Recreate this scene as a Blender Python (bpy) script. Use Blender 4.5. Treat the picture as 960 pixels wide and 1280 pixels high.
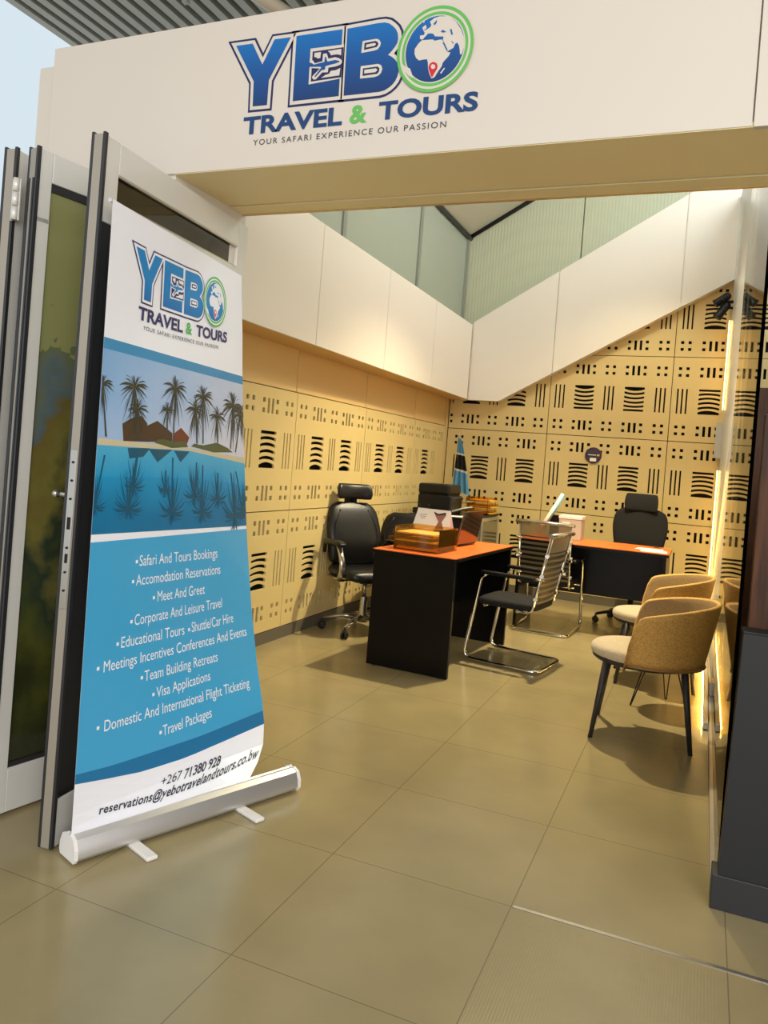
import bpy, bmesh, math, random
from mathutils import Vector, Matrix
from mathutils.geometry import tessellate_polygon
random.seed(7)
PI = math.pi
for o in list(bpy.data.objects): bpy.data.objects.remove(o)
SC = bpy.context.scene
COL = SC.collection

# ------------------------------------------------------------------ camera, world, lights, exposure
cam_d = bpy.data.cameras.new('camera'); cam = bpy.data.objects.new('camera', cam_d); COL.objects.link(cam)
SC.camera = cam
YAW, PITCH, ROLL, FPX, CY = 0.392950639, -0.00582235, 0.07867798, 973.337, 579.434
fw = Vector((-math.sin(YAW)*math.cos(PITCH), math.cos(YAW)*math.cos(PITCH), math.sin(PITCH)))
r0 = Vector((math.cos(YAW), math.sin(YAW), 0)); u0 = r0.cross(fw)
rt = math.cos(ROLL)*r0 + math.sin(ROLL)*u0; up = -math.sin(ROLL)*r0 + math.cos(ROLL)*u0
Mx = Matrix((rt, up, -fw)).transposed().to_4x4(); Mx.translation = Vector((0, 0, 1.37)); cam.matrix_world = Mx
cam_d.sensor_fit = 'VERTICAL'; cam_d.sensor_height = 36; cam_d.lens = 36*FPX/1280
cam_d.shift_y = -(640-CY)/1280; cam_d.clip_start = 0.05; cam_d.clip_end = 200

SC.view_settings.view_transform = 'Standard'; SC.view_settings.look = 'None'
SC.view_settings.gamma = 1; SC.view_settings.use_curve_mapping = False
SC.view_settings.exposure = 0.0

def lin(c):
    return tuple(((v/255)/12.92 if v/255 <= .04045 else ((v/255+.055)/1.055)**2.4) for v in c)

W = bpy.data.worlds.new('hall_daylight'); SC.world = W; W.use_nodes = True
nt = W.node_tree; nt.nodes.clear()
wo = nt.nodes.new('ShaderNodeOutputWorld'); bg = nt.nodes.new('ShaderNodeBackground')
tc = nt.nodes.new('ShaderNodeTexCoord'); sp = nt.nodes.new('ShaderNodeSeparateXYZ'); rp = nt.nodes.new('ShaderNodeValToRGB')
nt.links.new(tc.outputs['Generated'], sp.inputs[0]); nt.links.new(sp.outputs['X'], rp.inputs[0])
mp = nt.nodes.new('ShaderNodeMapRange'); mp.inputs[1].default_value = -1; mp.inputs[2].default_value = 1
nt.links.new(sp.outputs['X'], mp.inputs[0]); nt.links.new(mp.outputs[0], rp.inputs[0])
rp.color_ramp.elements[0].position = 0.16; rp.color_ramp.elements[0].color = (0.39, 0.455, 0.495, 1)
rp.color_ramp.elements[1].position = 0.45; rp.color_ramp.elements[1].color = (0.84, 0.80, 0.78, 1)
nt.links.new(rp.outputs[0], bg.inputs[0]); bg.inputs[1].default_value = 1.75
nt.links.new(bg.outputs[0], wo.inputs[0])

def light(name, kind, loc, energy, color, target=None, **kw):
    d = bpy.data.lights.new(name, kind); d.energy = energy; d.color = color
    for k, v in kw.items(): setattr(d, k, v)
    o = bpy.data.objects.new(name, d); COL.objects.link(o); o.location = loc
    if target: o.rotation_euler = (Vector(target)-Vector(loc)).to_track_quat('-Z', 'Y').to_euler()
    return o
WARM = (1.0, 0.83, 0.50)
light('ceiling_spot_key', 'SPOT', (-0.85, 5.95, 3.8), 700, WARM, (-1.0, 6.0, 0), shadow_soft_size=0.05, spot_size=math.radians(108), spot_blend=0.85)
light('back_wall_spot', 'SPOT', (-0.3, 6.9, 4.1), 110, WARM, (-0.9, 8.3, 0.4), shadow_soft_size=0.05, spot_size=math.radians(84), spot_blend=0.7)
light('hall_fill', 'AREA', (2.6, -3.6, 3.6), 260, (1.0, .97, .95), (-1.4, 2.3, 1.7), size=3.5)  # added area fill from behind the camera, brightens fascia and banner
light('atrium_fill', 'AREA', (0.9, 6.2, 5.0), 105, (.86, .95, 1.0), (-2.6, 6.6, 2.9), size=1.2)  # added fill below the closed ceiling, whitens upper bulkhead and stair side
light('ceiling_fill', 'AREA', (-0.9, 5.2, 4.3), 14, (1.0, .82, .56), (-1.2, 5.6, 0), size=2.0)

# ------------------------------------------------------------------ materials
def mat(name, c, rough=.5, metal=0, spec=.5, trans=0, emit=None, estr=0, bump=None, alpha=1, coat=0, sheen=0, var=None, ior=None):
    m = bpy.data.materials.new(name); m.use_nodes = True; n = m.node_tree; b = n.nodes['Principled BSDF']
    lc = lin(c)+(1,)
    b.inputs['Base Color'].default_value = lc; b.inputs['Roughness'].default_value = rough
    b.inputs['Metallic'].default_value = metal; b.inputs['Specular IOR Level'].default_value = spec
    b.inputs['Transmission Weight'].default_value = trans; b.inputs['Alpha'].default_value = alpha
    b.inputs['Coat Weight'].default_value = coat; b.inputs['Sheen Weight'].default_value = sheen
    if ior: b.inputs['IOR'].default_value = ior
    if emit: b.inputs['Emission Color'].default_value = emit+(1,); b.inputs['Emission Strength'].default_value = estr
    if bump or var:
        t = n.nodes.new('ShaderNodeTexCoord')
    if var:   # (scale, amount) colour mottling
        nz = n.nodes.new('ShaderNodeTexNoise'); nz.inputs['Scale'].default_value = var[0]; nz.inputs['Detail'].default_value = 4
        mr = n.nodes.new('ShaderNodeMapRange'); mr.inputs[1].default_value = .3; mr.inputs[2].default_value = .7
        mr.inputs[3].default_value = 1-var[1]; mr.inputs[4].default_value = 1+var[1]
        mx = n.nodes.new('ShaderNodeVectorMath'); mx.operation = 'MULTIPLY'; mx.inputs[0].default_value = lc[:3]
        n.links.new(t.outputs['Object'], nz.inputs['Vector']); n.links.new(nz.outputs['Fac'], mr.inputs[0])
        n.links.new(mr.outputs[0], mx.inputs[1]); n.links.new(mx.outputs[0], b.inputs['Base Color'])
    if bump:  # (scale, strength)
        nz = n.nodes.new('ShaderNodeTexNoise'); nz.inputs['Scale'].default_value = bump[0]; nz.inputs['Detail'].default_value = 3
        bp = n.nodes.new('ShaderNodeBump'); bp.inputs['Strength'].default_value = bump[1]; bp.inputs['Distance'].default_value = .01
        n.links.new(t.outputs['Object'], nz.inputs['Vector']); n.links.new(nz.outputs['Fac'], bp.inputs['Height'])
        n.links.new(bp.outputs[0], b.inputs['Normal'])
    return m

def N(m): return m.node_tree.nodes, m.node_tree.links, m.node_tree.nodes['Principled BSDF']

M = {}
M['fascia'] = mat('painted_fascia', (210, 202, 190), .55, var=(.8, .015))
M['soffit'] = mat('bronze_soffit', (238, 222, 172), .42, spec=.4)
M['bronze'] = mat('bronze_trim', (206, 184, 136), .35, .5)
M['dark_gap'] = mat('dark_gap', (24, 20, 16), .8)
M['perf'] = mat('perforated_panel', (212, 190, 130), .5, var=(1.2, .03))
M['plain'] = mat('plain_panel', (214, 182, 122), .5)
M['perfback'] = mat('panel_backing', (18, 15, 12), .9)
M['bulk'] = mat('white_panel', (232, 225, 212), .45)
M['skirt'] = mat('grey_skirting', (98, 92, 78), .5)
M['alu'] = mat('aluminium', (196, 194, 188), .32, .75)
M['aludark'] = mat('anodised_edge', (62, 62, 64), .4, .6)
M['frame'] = mat('door_frame_metal', (214, 213, 206), .28, .12)
M['profile'] = mat('taupe_profile', (158, 151, 138), .4, .3)
M['mullion'] = mat('grey_mullion', (136, 140, 128), .4, .2)
M['silver'] = mat('silver_cassette', (206, 206, 206), .28, .7)
M['white'] = mat('white_plastic', (232, 230, 226), .4)
M['black'] = mat('black_plastic', (10, 10, 11), .42, spec=.35)
M['leather'] = mat('black_leather', (13, 12, 12), .36, spec=.4, bump=(90, .08))
M['fabric'] = mat('black_fabric', (15, 15, 15), .85, bump=(300, .2))
M['chrome'] = mat('chrome', (222, 218, 210), .09, 1)
M['steel'] = mat('satin_steel', (190, 186, 178), .22, .9)
M['orange'] = mat('cherry_desk_top', (238, 112, 46), .38, var=(6, .06))
M['deskblack'] = mat('black_laminate', (7, 6, 6), .3, spec=.25)
M['wooddark'] = mat('dark_wood', (82, 48, 24), .5, spec=.3)
M['charcoal'] = mat('charcoal_laminate', (24, 27, 30), .55, bump=(250, .05))
M['plinth'] = mat('plinth_grey', (40, 41, 44), .5)
M['led'] = mat('led_diffuser', (255, 220, 150), .5, emit=(1.0, .56, .13), estr=16)
M['led_floor'] = mat('led_floor_diffuser', (255, 220, 150), .5, emit=(1.0, .56, .13), estr=45)
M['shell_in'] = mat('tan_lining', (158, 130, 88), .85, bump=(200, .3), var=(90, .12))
M['greybox'] = mat('grey_box', (176, 178, 170), .5)
M['ceilslat'] = mat('grey_slat', (165, 165, 156), .5, .2)
M['ceilback'] = mat('ceiling_void', (22, 24, 24), .9)
M['ceilpale'] = mat('pale_ceiling', (196, 196, 180), .7)
M['pipe'] = mat('pale_pipe', (205, 196, 180), .5)
M['seatcream'] = mat('cream_upholstery', (200, 182, 150), .9, bump=(160, .25), sheen=.3, var=(60, .08))
M['shell'] = mat('tan_woven_shell', (214, 164, 84), .7, bump=(220, .4), var=(110, .24))
M['rim'] = mat('oak_rim', (150, 110, 62), .45)
M['legdark'] = mat('dark_leg', (46, 42, 40), .5)
M['paper'] = mat('white_paper', (236, 232, 222), .7)
M['gold'] = mat('yellow_folder', (226, 170, 50), .5)
M['brownprint'] = mat('brown_print', (150, 100, 84), .6)
M['blackprint'] = mat('black_print', (26, 22, 24), .6)
M['purple'] = mat('purple_badge', (52, 38, 62), .45)
M['laptop'] = mat('laptop_lid', (120, 104, 84), .1, .85)
M['glassgrey'] = mat('grey_door_glass', (96, 90, 72), .12, spec=.6)
M['flagblue'] = mat('flag_blue', (104, 170, 214), .75)
M['flagwhite'] = mat('flag_white', (228, 230, 232), .75)
M['flagblack'] = mat('flag_black', (22, 22, 24), .75)
M['teal'] = mat('teal_stripe', (110, 160, 165), .5)
M['red'] = mat('red_pin', (200, 34, 52), .5)
M['navy'] = mat('navy_print', (26, 34, 84), .5)
M['tblue'] = mat('text_blue', (12, 58, 110), .5)
M['green'] = mat('green_print', (96, 178, 84), .5)
M['greyprint'] = mat('grey_print', (62, 62, 70), .5)
M['backwall_green'] = mat('pale_green_wall', (196, 202, 186), .7)

def thin_glass(name, tint, refl_rough=.02, opaque=0.0, body=(200, 205, 195), ior=1.5):
    m = bpy.data.materials.new(name); m.use_nodes = True; n = m.node_tree; n.nodes.clear()
    out = n.nodes.new('ShaderNodeOutputMaterial'); tr = n.nodes.new('ShaderNodeBsdfTransparent'); gl = n.nodes.new('ShaderNodeBsdfGlossy')
    tr.inputs[0].default_value = lin(tint)+(1,); gl.inputs['Roughness'].default_value = refl_rough
    fr = n.nodes.new('ShaderNodeFresnel'); fr.inputs[0].default_value = ior
    mx = n.nodes.new('ShaderNodeMixShader'); n.links.new(fr.outputs[0], mx.inputs[0])
    df = n.nodes.new('ShaderNodeBsdfDiffuse'); df.inputs[0].default_value = lin(body)+(1,)
    m2 = n.nodes.new('ShaderNodeMixShader'); m2.inputs[0].default_value = opaque
    n.links.new(tr.outputs[0], m2.inputs[1]); n.links.new(df.outputs[0], m2.inputs[2])
    n.links.new(m2.outputs[0], mx.inputs[1]); n.links.new(gl.outputs[0], mx.inputs[2]); n.links.new(mx.outputs[0], out.inputs[0])
    return m
M['glass'] = thin_glass('clear_glass', (238, 242, 236), ior=1.08)
M['greenglass'] = thin_glass('green_tinted_glass', (218, 226, 208), .03, .6, (202, 210, 190), ior=1.3)
M['amber'] = thin_glass('amber_acrylic', (252, 226, 168), .04, .08, (222, 160, 60))
M['frosted'] = thin_glass('frosted_glass', (225, 230, 230), .12, .78, (232, 233, 230), ior=1.03)
M['mesh'] = thin_glass('chair_mesh', (170, 160, 136), .4, .42, (178, 164, 134), ior=1.2)

# floor: large grey-beige porcelain tiles
m = M['floor'] = mat('porcelain_tile', (154, 140, 102), .2, spec=.45); n, l, b = N(m)
t = n.new('ShaderNodeTexCoord'); s = n.new('ShaderNodeSeparateXYZ'); l.new(t.outputs['Object'], s.inputs[0])
def M_(op, a, c=None):
    k = n.new('ShaderNodeMath'); k.operation = op
    for i, v in enumerate((a, c)):
        if v is None: continue
        if hasattr(v, 'links'): l.new(v, k.inputs[i])
        else: k.inputs[i].default_value = v
    return k.outputs[0]
def joint(out, off, pitch, w):
    f = M_('FRACT', M_('DIVIDE', M_('SUBTRACT', out, off), pitch))
    d = M_('MULTIPLY', M_('SUBTRACT', .5, M_('ABSOLUTE', M_('SUBTRACT', f, .5))), pitch)
    return M_('LESS_THAN', d, w)
j = M_('MAXIMUM', joint(s.outputs[0], -1.0885-6.235, .6235, .0018), joint(s.outputs[1], 2.447-6.255*2, .6255, .0018))
nz = n.new('ShaderNodeTexNoise'); nz.inputs['Scale'].default_value = 3.0; nz.inputs['Detail'].default_value = 6; l.new(t.outputs['Object'], nz.inputs['Vector'])
cr = n.new('ShaderNodeValToRGB'); l.new(nz.outputs['Fac'], cr.inputs[0])
cr.color_ramp.elements[0].position = .3; cr.color_ramp.elements[0].color = lin((149, 136, 100))+(1,)
cr.color_ramp.elements[1].position = .7; cr.color_ramp.elements[1].color = lin((161, 147, 108))+(1,)
mx = n.new('ShaderNodeMix'); mx.data_type = 'RGBA'; l.new(j, mx.inputs[0]); l.new(cr.outputs[0], mx.inputs[6]); mx.inputs[7].default_value = lin((122, 110, 82))+(1,)
l.new(mx.outputs[2], b.inputs['Base Color'])
# ribbed tile beside the threshold strip
wv = n.new('ShaderNodeMath'); wv.operation = 'SINE'; l.new(M_('MULTIPLY', s.outputs[0], 2*PI/.0085), wv.inputs[0])
msk = M_('MULTIPLY', M_('GREATER_THAN', s.outputs[0], -.463), M_('LESS_THAN', s.outputs[1], 2.447))
bp = n.new('ShaderNodeBump'); bp.inputs['Strength'].default_value = .05; bp.inputs['Distance'].default_value = .002
l.new(M_('MULTIPLY', wv.outputs[0], msk), bp.inputs['Height']); l.new(bp.outputs[0], b.inputs['Normal'])

# ribbed translucent wall over the stair
m = M['ribbed'] = mat('ribbed_pale_wall', (186, 190, 162), .6); n, l, b = N(m)
t = n.new('ShaderNodeTexCoord'); wt = n.new('ShaderNodeTexWave'); wt.inputs['Scale'].default_value = 9; wt.inputs['Distortion'].default_value = 0
l.new(t.outputs['Object'], wt.inputs['Vector']); bp = n.new('ShaderNodeBump'); bp.inputs['Strength'].default_value = .12; bp.inputs['Distance'].default_value = .015
l.new(wt.outputs['Fac'], bp.inputs['Height']); l.new(bp.outputs[0], b.inputs['Normal'])

# wood grain
for key in ('wooddark',):
    n, l, b = N(M[key]); t = n.new('ShaderNodeTexCoord'); mpn = n.new('ShaderNodeMapping'); mpn.inputs['Scale'].default_value = (14, 14, 1.2)
    nz = n.new('ShaderNodeTexNoise'); nz.inputs['Scale'].default_value = 2.5; nz.inputs['Detail'].default_value = 6
    cr = n.new('ShaderNodeValToRGB'); cr.color_ramp.elements[0].color = lin((50, 27, 11))+(1,); cr.color_ramp.elements[1].color = lin((92, 54, 24))+(1,)
    cr.color_ramp.elements[0].position = .35; cr.color_ramp.elements[1].position = .68
    l.new(t.outputs['Object'], mpn.inputs[0]); l.new(mpn.outputs[0], nz.inputs['Vector']); l.new(nz.outputs['Fac'], cr.inputs[0]); l.new(cr.outputs[0], b.inputs['Base Color'])

# dark door glass in mottled olive and brown tones, darker towards the bottom
m = M['oliveglass'] = mat('olive_mottled_glass', (60, 62, 40), .14, spec=.6); n, l, b = N(m)
t = n.new('ShaderNodeTexCoord'); s = n.new('ShaderNodeSeparateXYZ'); l.new(t.outputs['Object'], s.inputs[0])
nz = n.new('ShaderNodeTexNoise'); nz.inputs['Scale'].default_value = 3.2; nz.inputs['Detail'].default_value = 9; l.new(t.outputs['Object'], nz.inputs['Vector'])
ad = n.new('ShaderNodeMath'); ad.operation = 'MULTIPLY_ADD'; l.new(nz.outputs['Fac'], ad.inputs[0]); ad.inputs[1].default_value = .8; 
dv = n.new('ShaderNodeMath'); dv.operation = 'DIVIDE'; sb_ = n.new('ShaderNodeMath'); sb_.operation = 'SUBTRACT'; l.new(s.outputs[2], sb_.inputs[0]); sb_.inputs[1].default_value = .25; l.new(sb_.outputs[0], dv.inputs[0]); dv.inputs[1].default_value = 2.3; l.new(dv.outputs[0], ad.inputs[2])
cr = n.new('ShaderNodeValToRGB'); l.new(ad.outputs[0], cr.inputs[0]); e = cr.color_ramp.elements
e[0].position = .25; e[0].color = lin((22, 24, 14))+(1,); e[1].position = 1.25; e[1].color = lin((96, 106, 70))+(1,)
for p_, c_ in ((.45, (46, 48, 24)), (.58, (74, 78, 34)), (.70, (44, 56, 42)), (.78, (112, 106, 52)), (.86, (104, 92, 46)), (.90, (82, 100, 104)), (.95, (96, 104, 92)), (1.0, (134, 136, 88))):
    k = e.new(p_); k.color = lin(c_)+(1,)
l.new(cr.outputs[0], b.inputs['Base Color'])

def grad(name, top, bot, z0, z1, mid=None):
    """print with a vertical colour gradient (object space Z)"""
    m = mat(name, top, .5); n, l, b = N(m); t = n.new('ShaderNodeTexCoord'); s = n.new('ShaderNodeSeparateXYZ'); l.new(t.outputs['Object'], s.inputs[0])
    mr = n.new('ShaderNodeMapRange'); mr.inputs[1].default_value = z0; mr.inputs[2].default_value = z1; l.new(s.outputs[2], mr.inputs[0])
    cr = n.new('ShaderNodeValToRGB'); cr.color_ramp.elements[0].color = lin(bot)+(1,); cr.color_ramp.elements[1].color = lin(top)+(1,)
    if mid: k = cr.color_ramp.elements.new(.5); k.color = lin(mid)+(1,)
    l.new(mr.outputs[0], cr.inputs[0]); l.new(cr.outputs[0], b.inputs['Base Color']); return m

# ------------------------------------------------------------------ mesh helpers
def link(name, bm_or_mesh, mats, parent=None, smooth=False, loc=None):
    if isinstance(bm_or_mesh, bmesh.types.BMesh):
        me = bpy.data.meshes.new(name); bmesh.ops.recalc_face_normals(bm_or_mesh, faces=bm_or_mesh.faces[:]) if not getattr(link, 'keep', False) else None
        bm_or_mesh.to_mesh(me); bm_or_mesh.free()
    else: me = bm_or_mesh
    for x in (mats if isinstance(mats, (list, tuple)) else [mats]): me.materials.append(x)
    if smooth:
        for p in me.polygons: p.use_smooth = True
        try: me.set_sharp_from_angle(angle=math.radians(smooth if smooth is not True else 40))
        except Exception: pass
    o = bpy.data.objects.new(name, me); COL.objects.link(o)
    if parent: o.parent = parent
    if loc: o.location = loc
    return o
def thing(name, label, cat, loc=(0, 0, 0), rz=0, group=None):
    o = bpy.data.objects.new(name, None); COL.objects.link(o); o.location = loc; o.rotation_euler = (0, 0, rz); o.empty_display_size = .1
    return tag(o, label, cat, group)
def tag(o, label, cat, group=None):
    o['label'] = label; o['category'] = cat
    if group: o['group'] = group
    return o
def struct(o, label=None):
    o['kind'] = 'structure'
    if label: o['label'] = label
    return o
def copy_thing(root, loc, rz, label):
    r = root.copy(); COL.objects.link(r); r.location = loc; r.rotation_euler = (0, 0, rz); r['label'] = label
    for ch in [c for c in list(bpy.data.objects) if c.parent == root]:
        c = ch.copy(); COL.objects.link(c); c.parent = r
        for g in [x for x in list(bpy.data.objects) if x.parent == ch]:
            d = g.copy(); COL.objects.link(d); d.parent = c
    return r
def B(): return bmesh.new()
def box(bm, x0, x1, y0, y1, z0, z1, mi=0, bev=0, rot=None, seg=2):
    """axis box, optional bevel, optional Matrix applied about its centre"""
    c = Vector(((x0+x1)/2, (y0+y1)/2, (z0+z1)/2)); t = B()
    bmesh.ops.create_cube(t, size=1); bmesh.ops.scale(t, vec=(abs(x1-x0), abs(y1-y0), abs(z1-z0)), verts=t.verts)
    if bev: bmesh.ops.bevel(t, geom=t.edges[:], offset=bev, segments=seg, profile=.5, affect='EDGES')
    if rot: bmesh.ops.transform(t, matrix=rot.to_4x4(), verts=t.verts)
    bmesh.ops.translate(t, vec=c, verts=t.verts); merge(bm, t, mi); return bm
def merge(bm, t, mi=None, mtx=None):
    if mtx: bmesh.ops.transform(t, matrix=mtx, verts=t.verts)
    vm = {}
    for v in t.verts: vm[v] = bm.verts.new(v.co)
    for f in t.faces:
        try:
            g = bm.faces.new([vm[v] for v in f.verts]); g.material_index = f.material_index if mi is None else mi; g.smooth = f.smooth
        except ValueError: pass
    t.free()
def fillet(pts, r, n=5):
    pts = [Vector(p) for p in pts]; out = [pts[0]]
    for i in range(1, len(pts)-1):
        a, b, c = pts[i-1], pts[i], pts[i+1]; d1 = (a-b); d2 = (c-b)
        rr = min(r, d1.length*.45, d2.length*.45); p1 = b+d1.normalized()*rr; p2 = b+d2.normalized()*rr
        for k in range(n+1):
            t = k/n; out.append((1-t)**2*p1+2*t*(1-t)*b+t*t*p2)
    out.append(pts[-1]); return out
def tube(bm, pts, r, seg=10, mi=0, r2=None, flat=None, closed=False):
    """round tube along points; r may taper to r2; flat=(a,b) gives an elliptic section"""
    pts = [Vector(p) for p in pts]; n = len(pts); rings = []; prev = None
    for i, p in enumerate(pts):
        if closed: d = pts[(i+1) % n]-pts[i-1]
        else: d = (pts[min(i+1, n-1)]-pts[max(i-1, 0)])
        d.normalize()
        if prev is None:
            ref = Vector((0, 0, 1)) if abs(d.z) < .9 else Vector((1, 0, 0)); a = d.cross(ref).normalized()
        else: a = (prev-d*prev.dot(d)).normalized()
        prev = a; b = d.cross(a); k = i/max(n-1, 1); rr = r if r2 is None else r+(r2-r)*k
        fa, fb = flat if flat else (1, 1)
        rings.append([bm.verts.new(p+a*rr*fa*math.cos(2*PI*q/seg)+b*rr*fb*math.sin(2*PI*q/seg)) for q in range(seg)])
    m_ = n if closed else n-1
    for i in range(m_):
        A, C = rings[i], rings[(i+1) % n]
        for q in range(seg):
            f = bm.faces.new((A[q], A[(q+1) % seg], C[(q+1) % seg], C[q])); f.material_index = mi; f.smooth = True
    if not closed:
        for R_ in (rings[0][::-1], rings[-1]):
            f = bm.faces.new(R_); f.material_index = mi
    return bm
def lathe(bm, prof, c=(0, 0, 0), seg=24, mi=0, axis=None):
    """profile [(r,z)] turned about Z at c, optionally re-aimed along axis"""
    t = B(); rings = []
    for r, z in prof: rings.append([t.verts.new((r*math.cos(2*PI*q/seg), r*math.sin(2*PI*q/seg), z)) for q in range(seg)])
    for A, C in zip(rings, rings[1:]):
        for q in range(seg):
            f = t.faces.new((A[q], A[(q+1) % seg], C[(q+1) % seg], C[q])); f.smooth = True
    t.faces.new(rings[0][::-1]); t.faces.new(rings[-1])
    mt = Matrix.Translation(Vector(c))
    if axis: mt = mt @ Vector(axis).to_track_quat('Z', 'Y').to_matrix().to_4x4()
    merge(bm, t, mi, mt); return bm
def poly(bm, loops, fn, mi=0, thick=None, tol=None):
    """flat filled polygon with holes; fn maps (a,b,depth)->xyz; thick=(front,back) adds sides and a back"""
    vs = [[Vector((p[0], p[1], 0)) for p in lp] for lp in loops]; flat = [p for lp in loops for p in lp]
    tris = tessellate_polygon(vs); d0 = thick[0] if thick else 0
    fv = [bm.verts.new(fn(p[0], p[1], d0)) for p in flat]
    for t in tris:
        try: f = bm.faces.new([fv[i] for i in t]); f.material_index = mi
        except ValueError: pass
    if thick:
        bv = [bm.verts.new(fn(p[0], p[1], thick[1])) for p in flat]; o = 0
        for lp in loops:
            k = len(lp)
            for i in range(k):
                a, b = o+i, o+(i+1) % k
                f = bm.faces.new((fv[a], fv[b], bv[b], bv[a])); f.material_index = mi
            o += k
    return bm
def offset_poly(pts, d):
    n = len(pts); ar = sum(pts[i][0]*pts[(i+1) % n][1]-pts[(i+1) % n][0]*pts[i][1] for i in range(n)); sg = 1 if ar > 0 else -1; out = []
    for i in range(n):
        p0, p, p1 = Vector(pts[i-1]), Vector(pts[i]), Vector(pts[(i+1) % n])
        e1 = (p-p0).normalized(); e2 = (p1-p).normalized(); n1 = Vector((e1.y, -e1.x))*sg; n2 = Vector((e2.y, -e2.x))*sg
        h = n1+n2; k = h.length_squared; h = h*(2/k) if k > .15 else n1
        if h.length > 2.2: h = h.normalized()*2.2
        out.append(tuple(p+h*d))
    return out
_tc = {}
def text_tris(s, off=0.0, spacing=1.0):
    """glyph triangles normalised so x runs 0..1 over the line and a capital is 1 high"""
    def mk(q):
        c = bpy.data.curves.new('glyphs', 'FONT'); c.body = q; c.size = 1; c.offset = off; c.resolution_u = 4; c.space_character = spacing
        o = bpy.data.objects.new('glyphs', c); COL.objects.link(o); dg = bpy.context.evaluated_depsgraph_get(); dg.update()
        me = bpy.data.meshes.new_from_object(o.evaluated_get(dg)); vs = [v.co.copy() for v in me.vertices]; fs = [tuple(p.vertices) for p in me.polygons]
        bpy.data.objects.remove(o); bpy.data.curves.remove(c); bpy.data.meshes.remove(me); return vs, fs
    if ('H', off) not in _tc:
        v, _ = mk('H'); _tc[('H', off)] = (min(p.y for p in v), max(p.y for p in v))
    y0, y1 = _tc[('H', off)]; vs, fs = mk(s); x0 = min(p.x for p in vs); x1 = max(p.x for p in vs)
    return [((p.x-x0)/(x1-x0), (p.y-y0)/(y1-y0)) for p in vs], fs
def text(bm, s, fn, mi, off=0.0, spacing=1.0):
    vs, fs = text_tris(s, off, spacing); bv = [bm.verts.new(fn(a, h)) for a, h in vs]
    for f in fs:
        try: g = bm.faces.new([bv[i] for i in f]); g.material_index = mi
        except ValueError: pass
def rotz(a): return Matrix.Rotation(a, 4, 'Z')
def cyl(bm, p0, p1, r, seg=14, mi=0): return tube(bm, [p0, p1], r, seg, mi)
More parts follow.
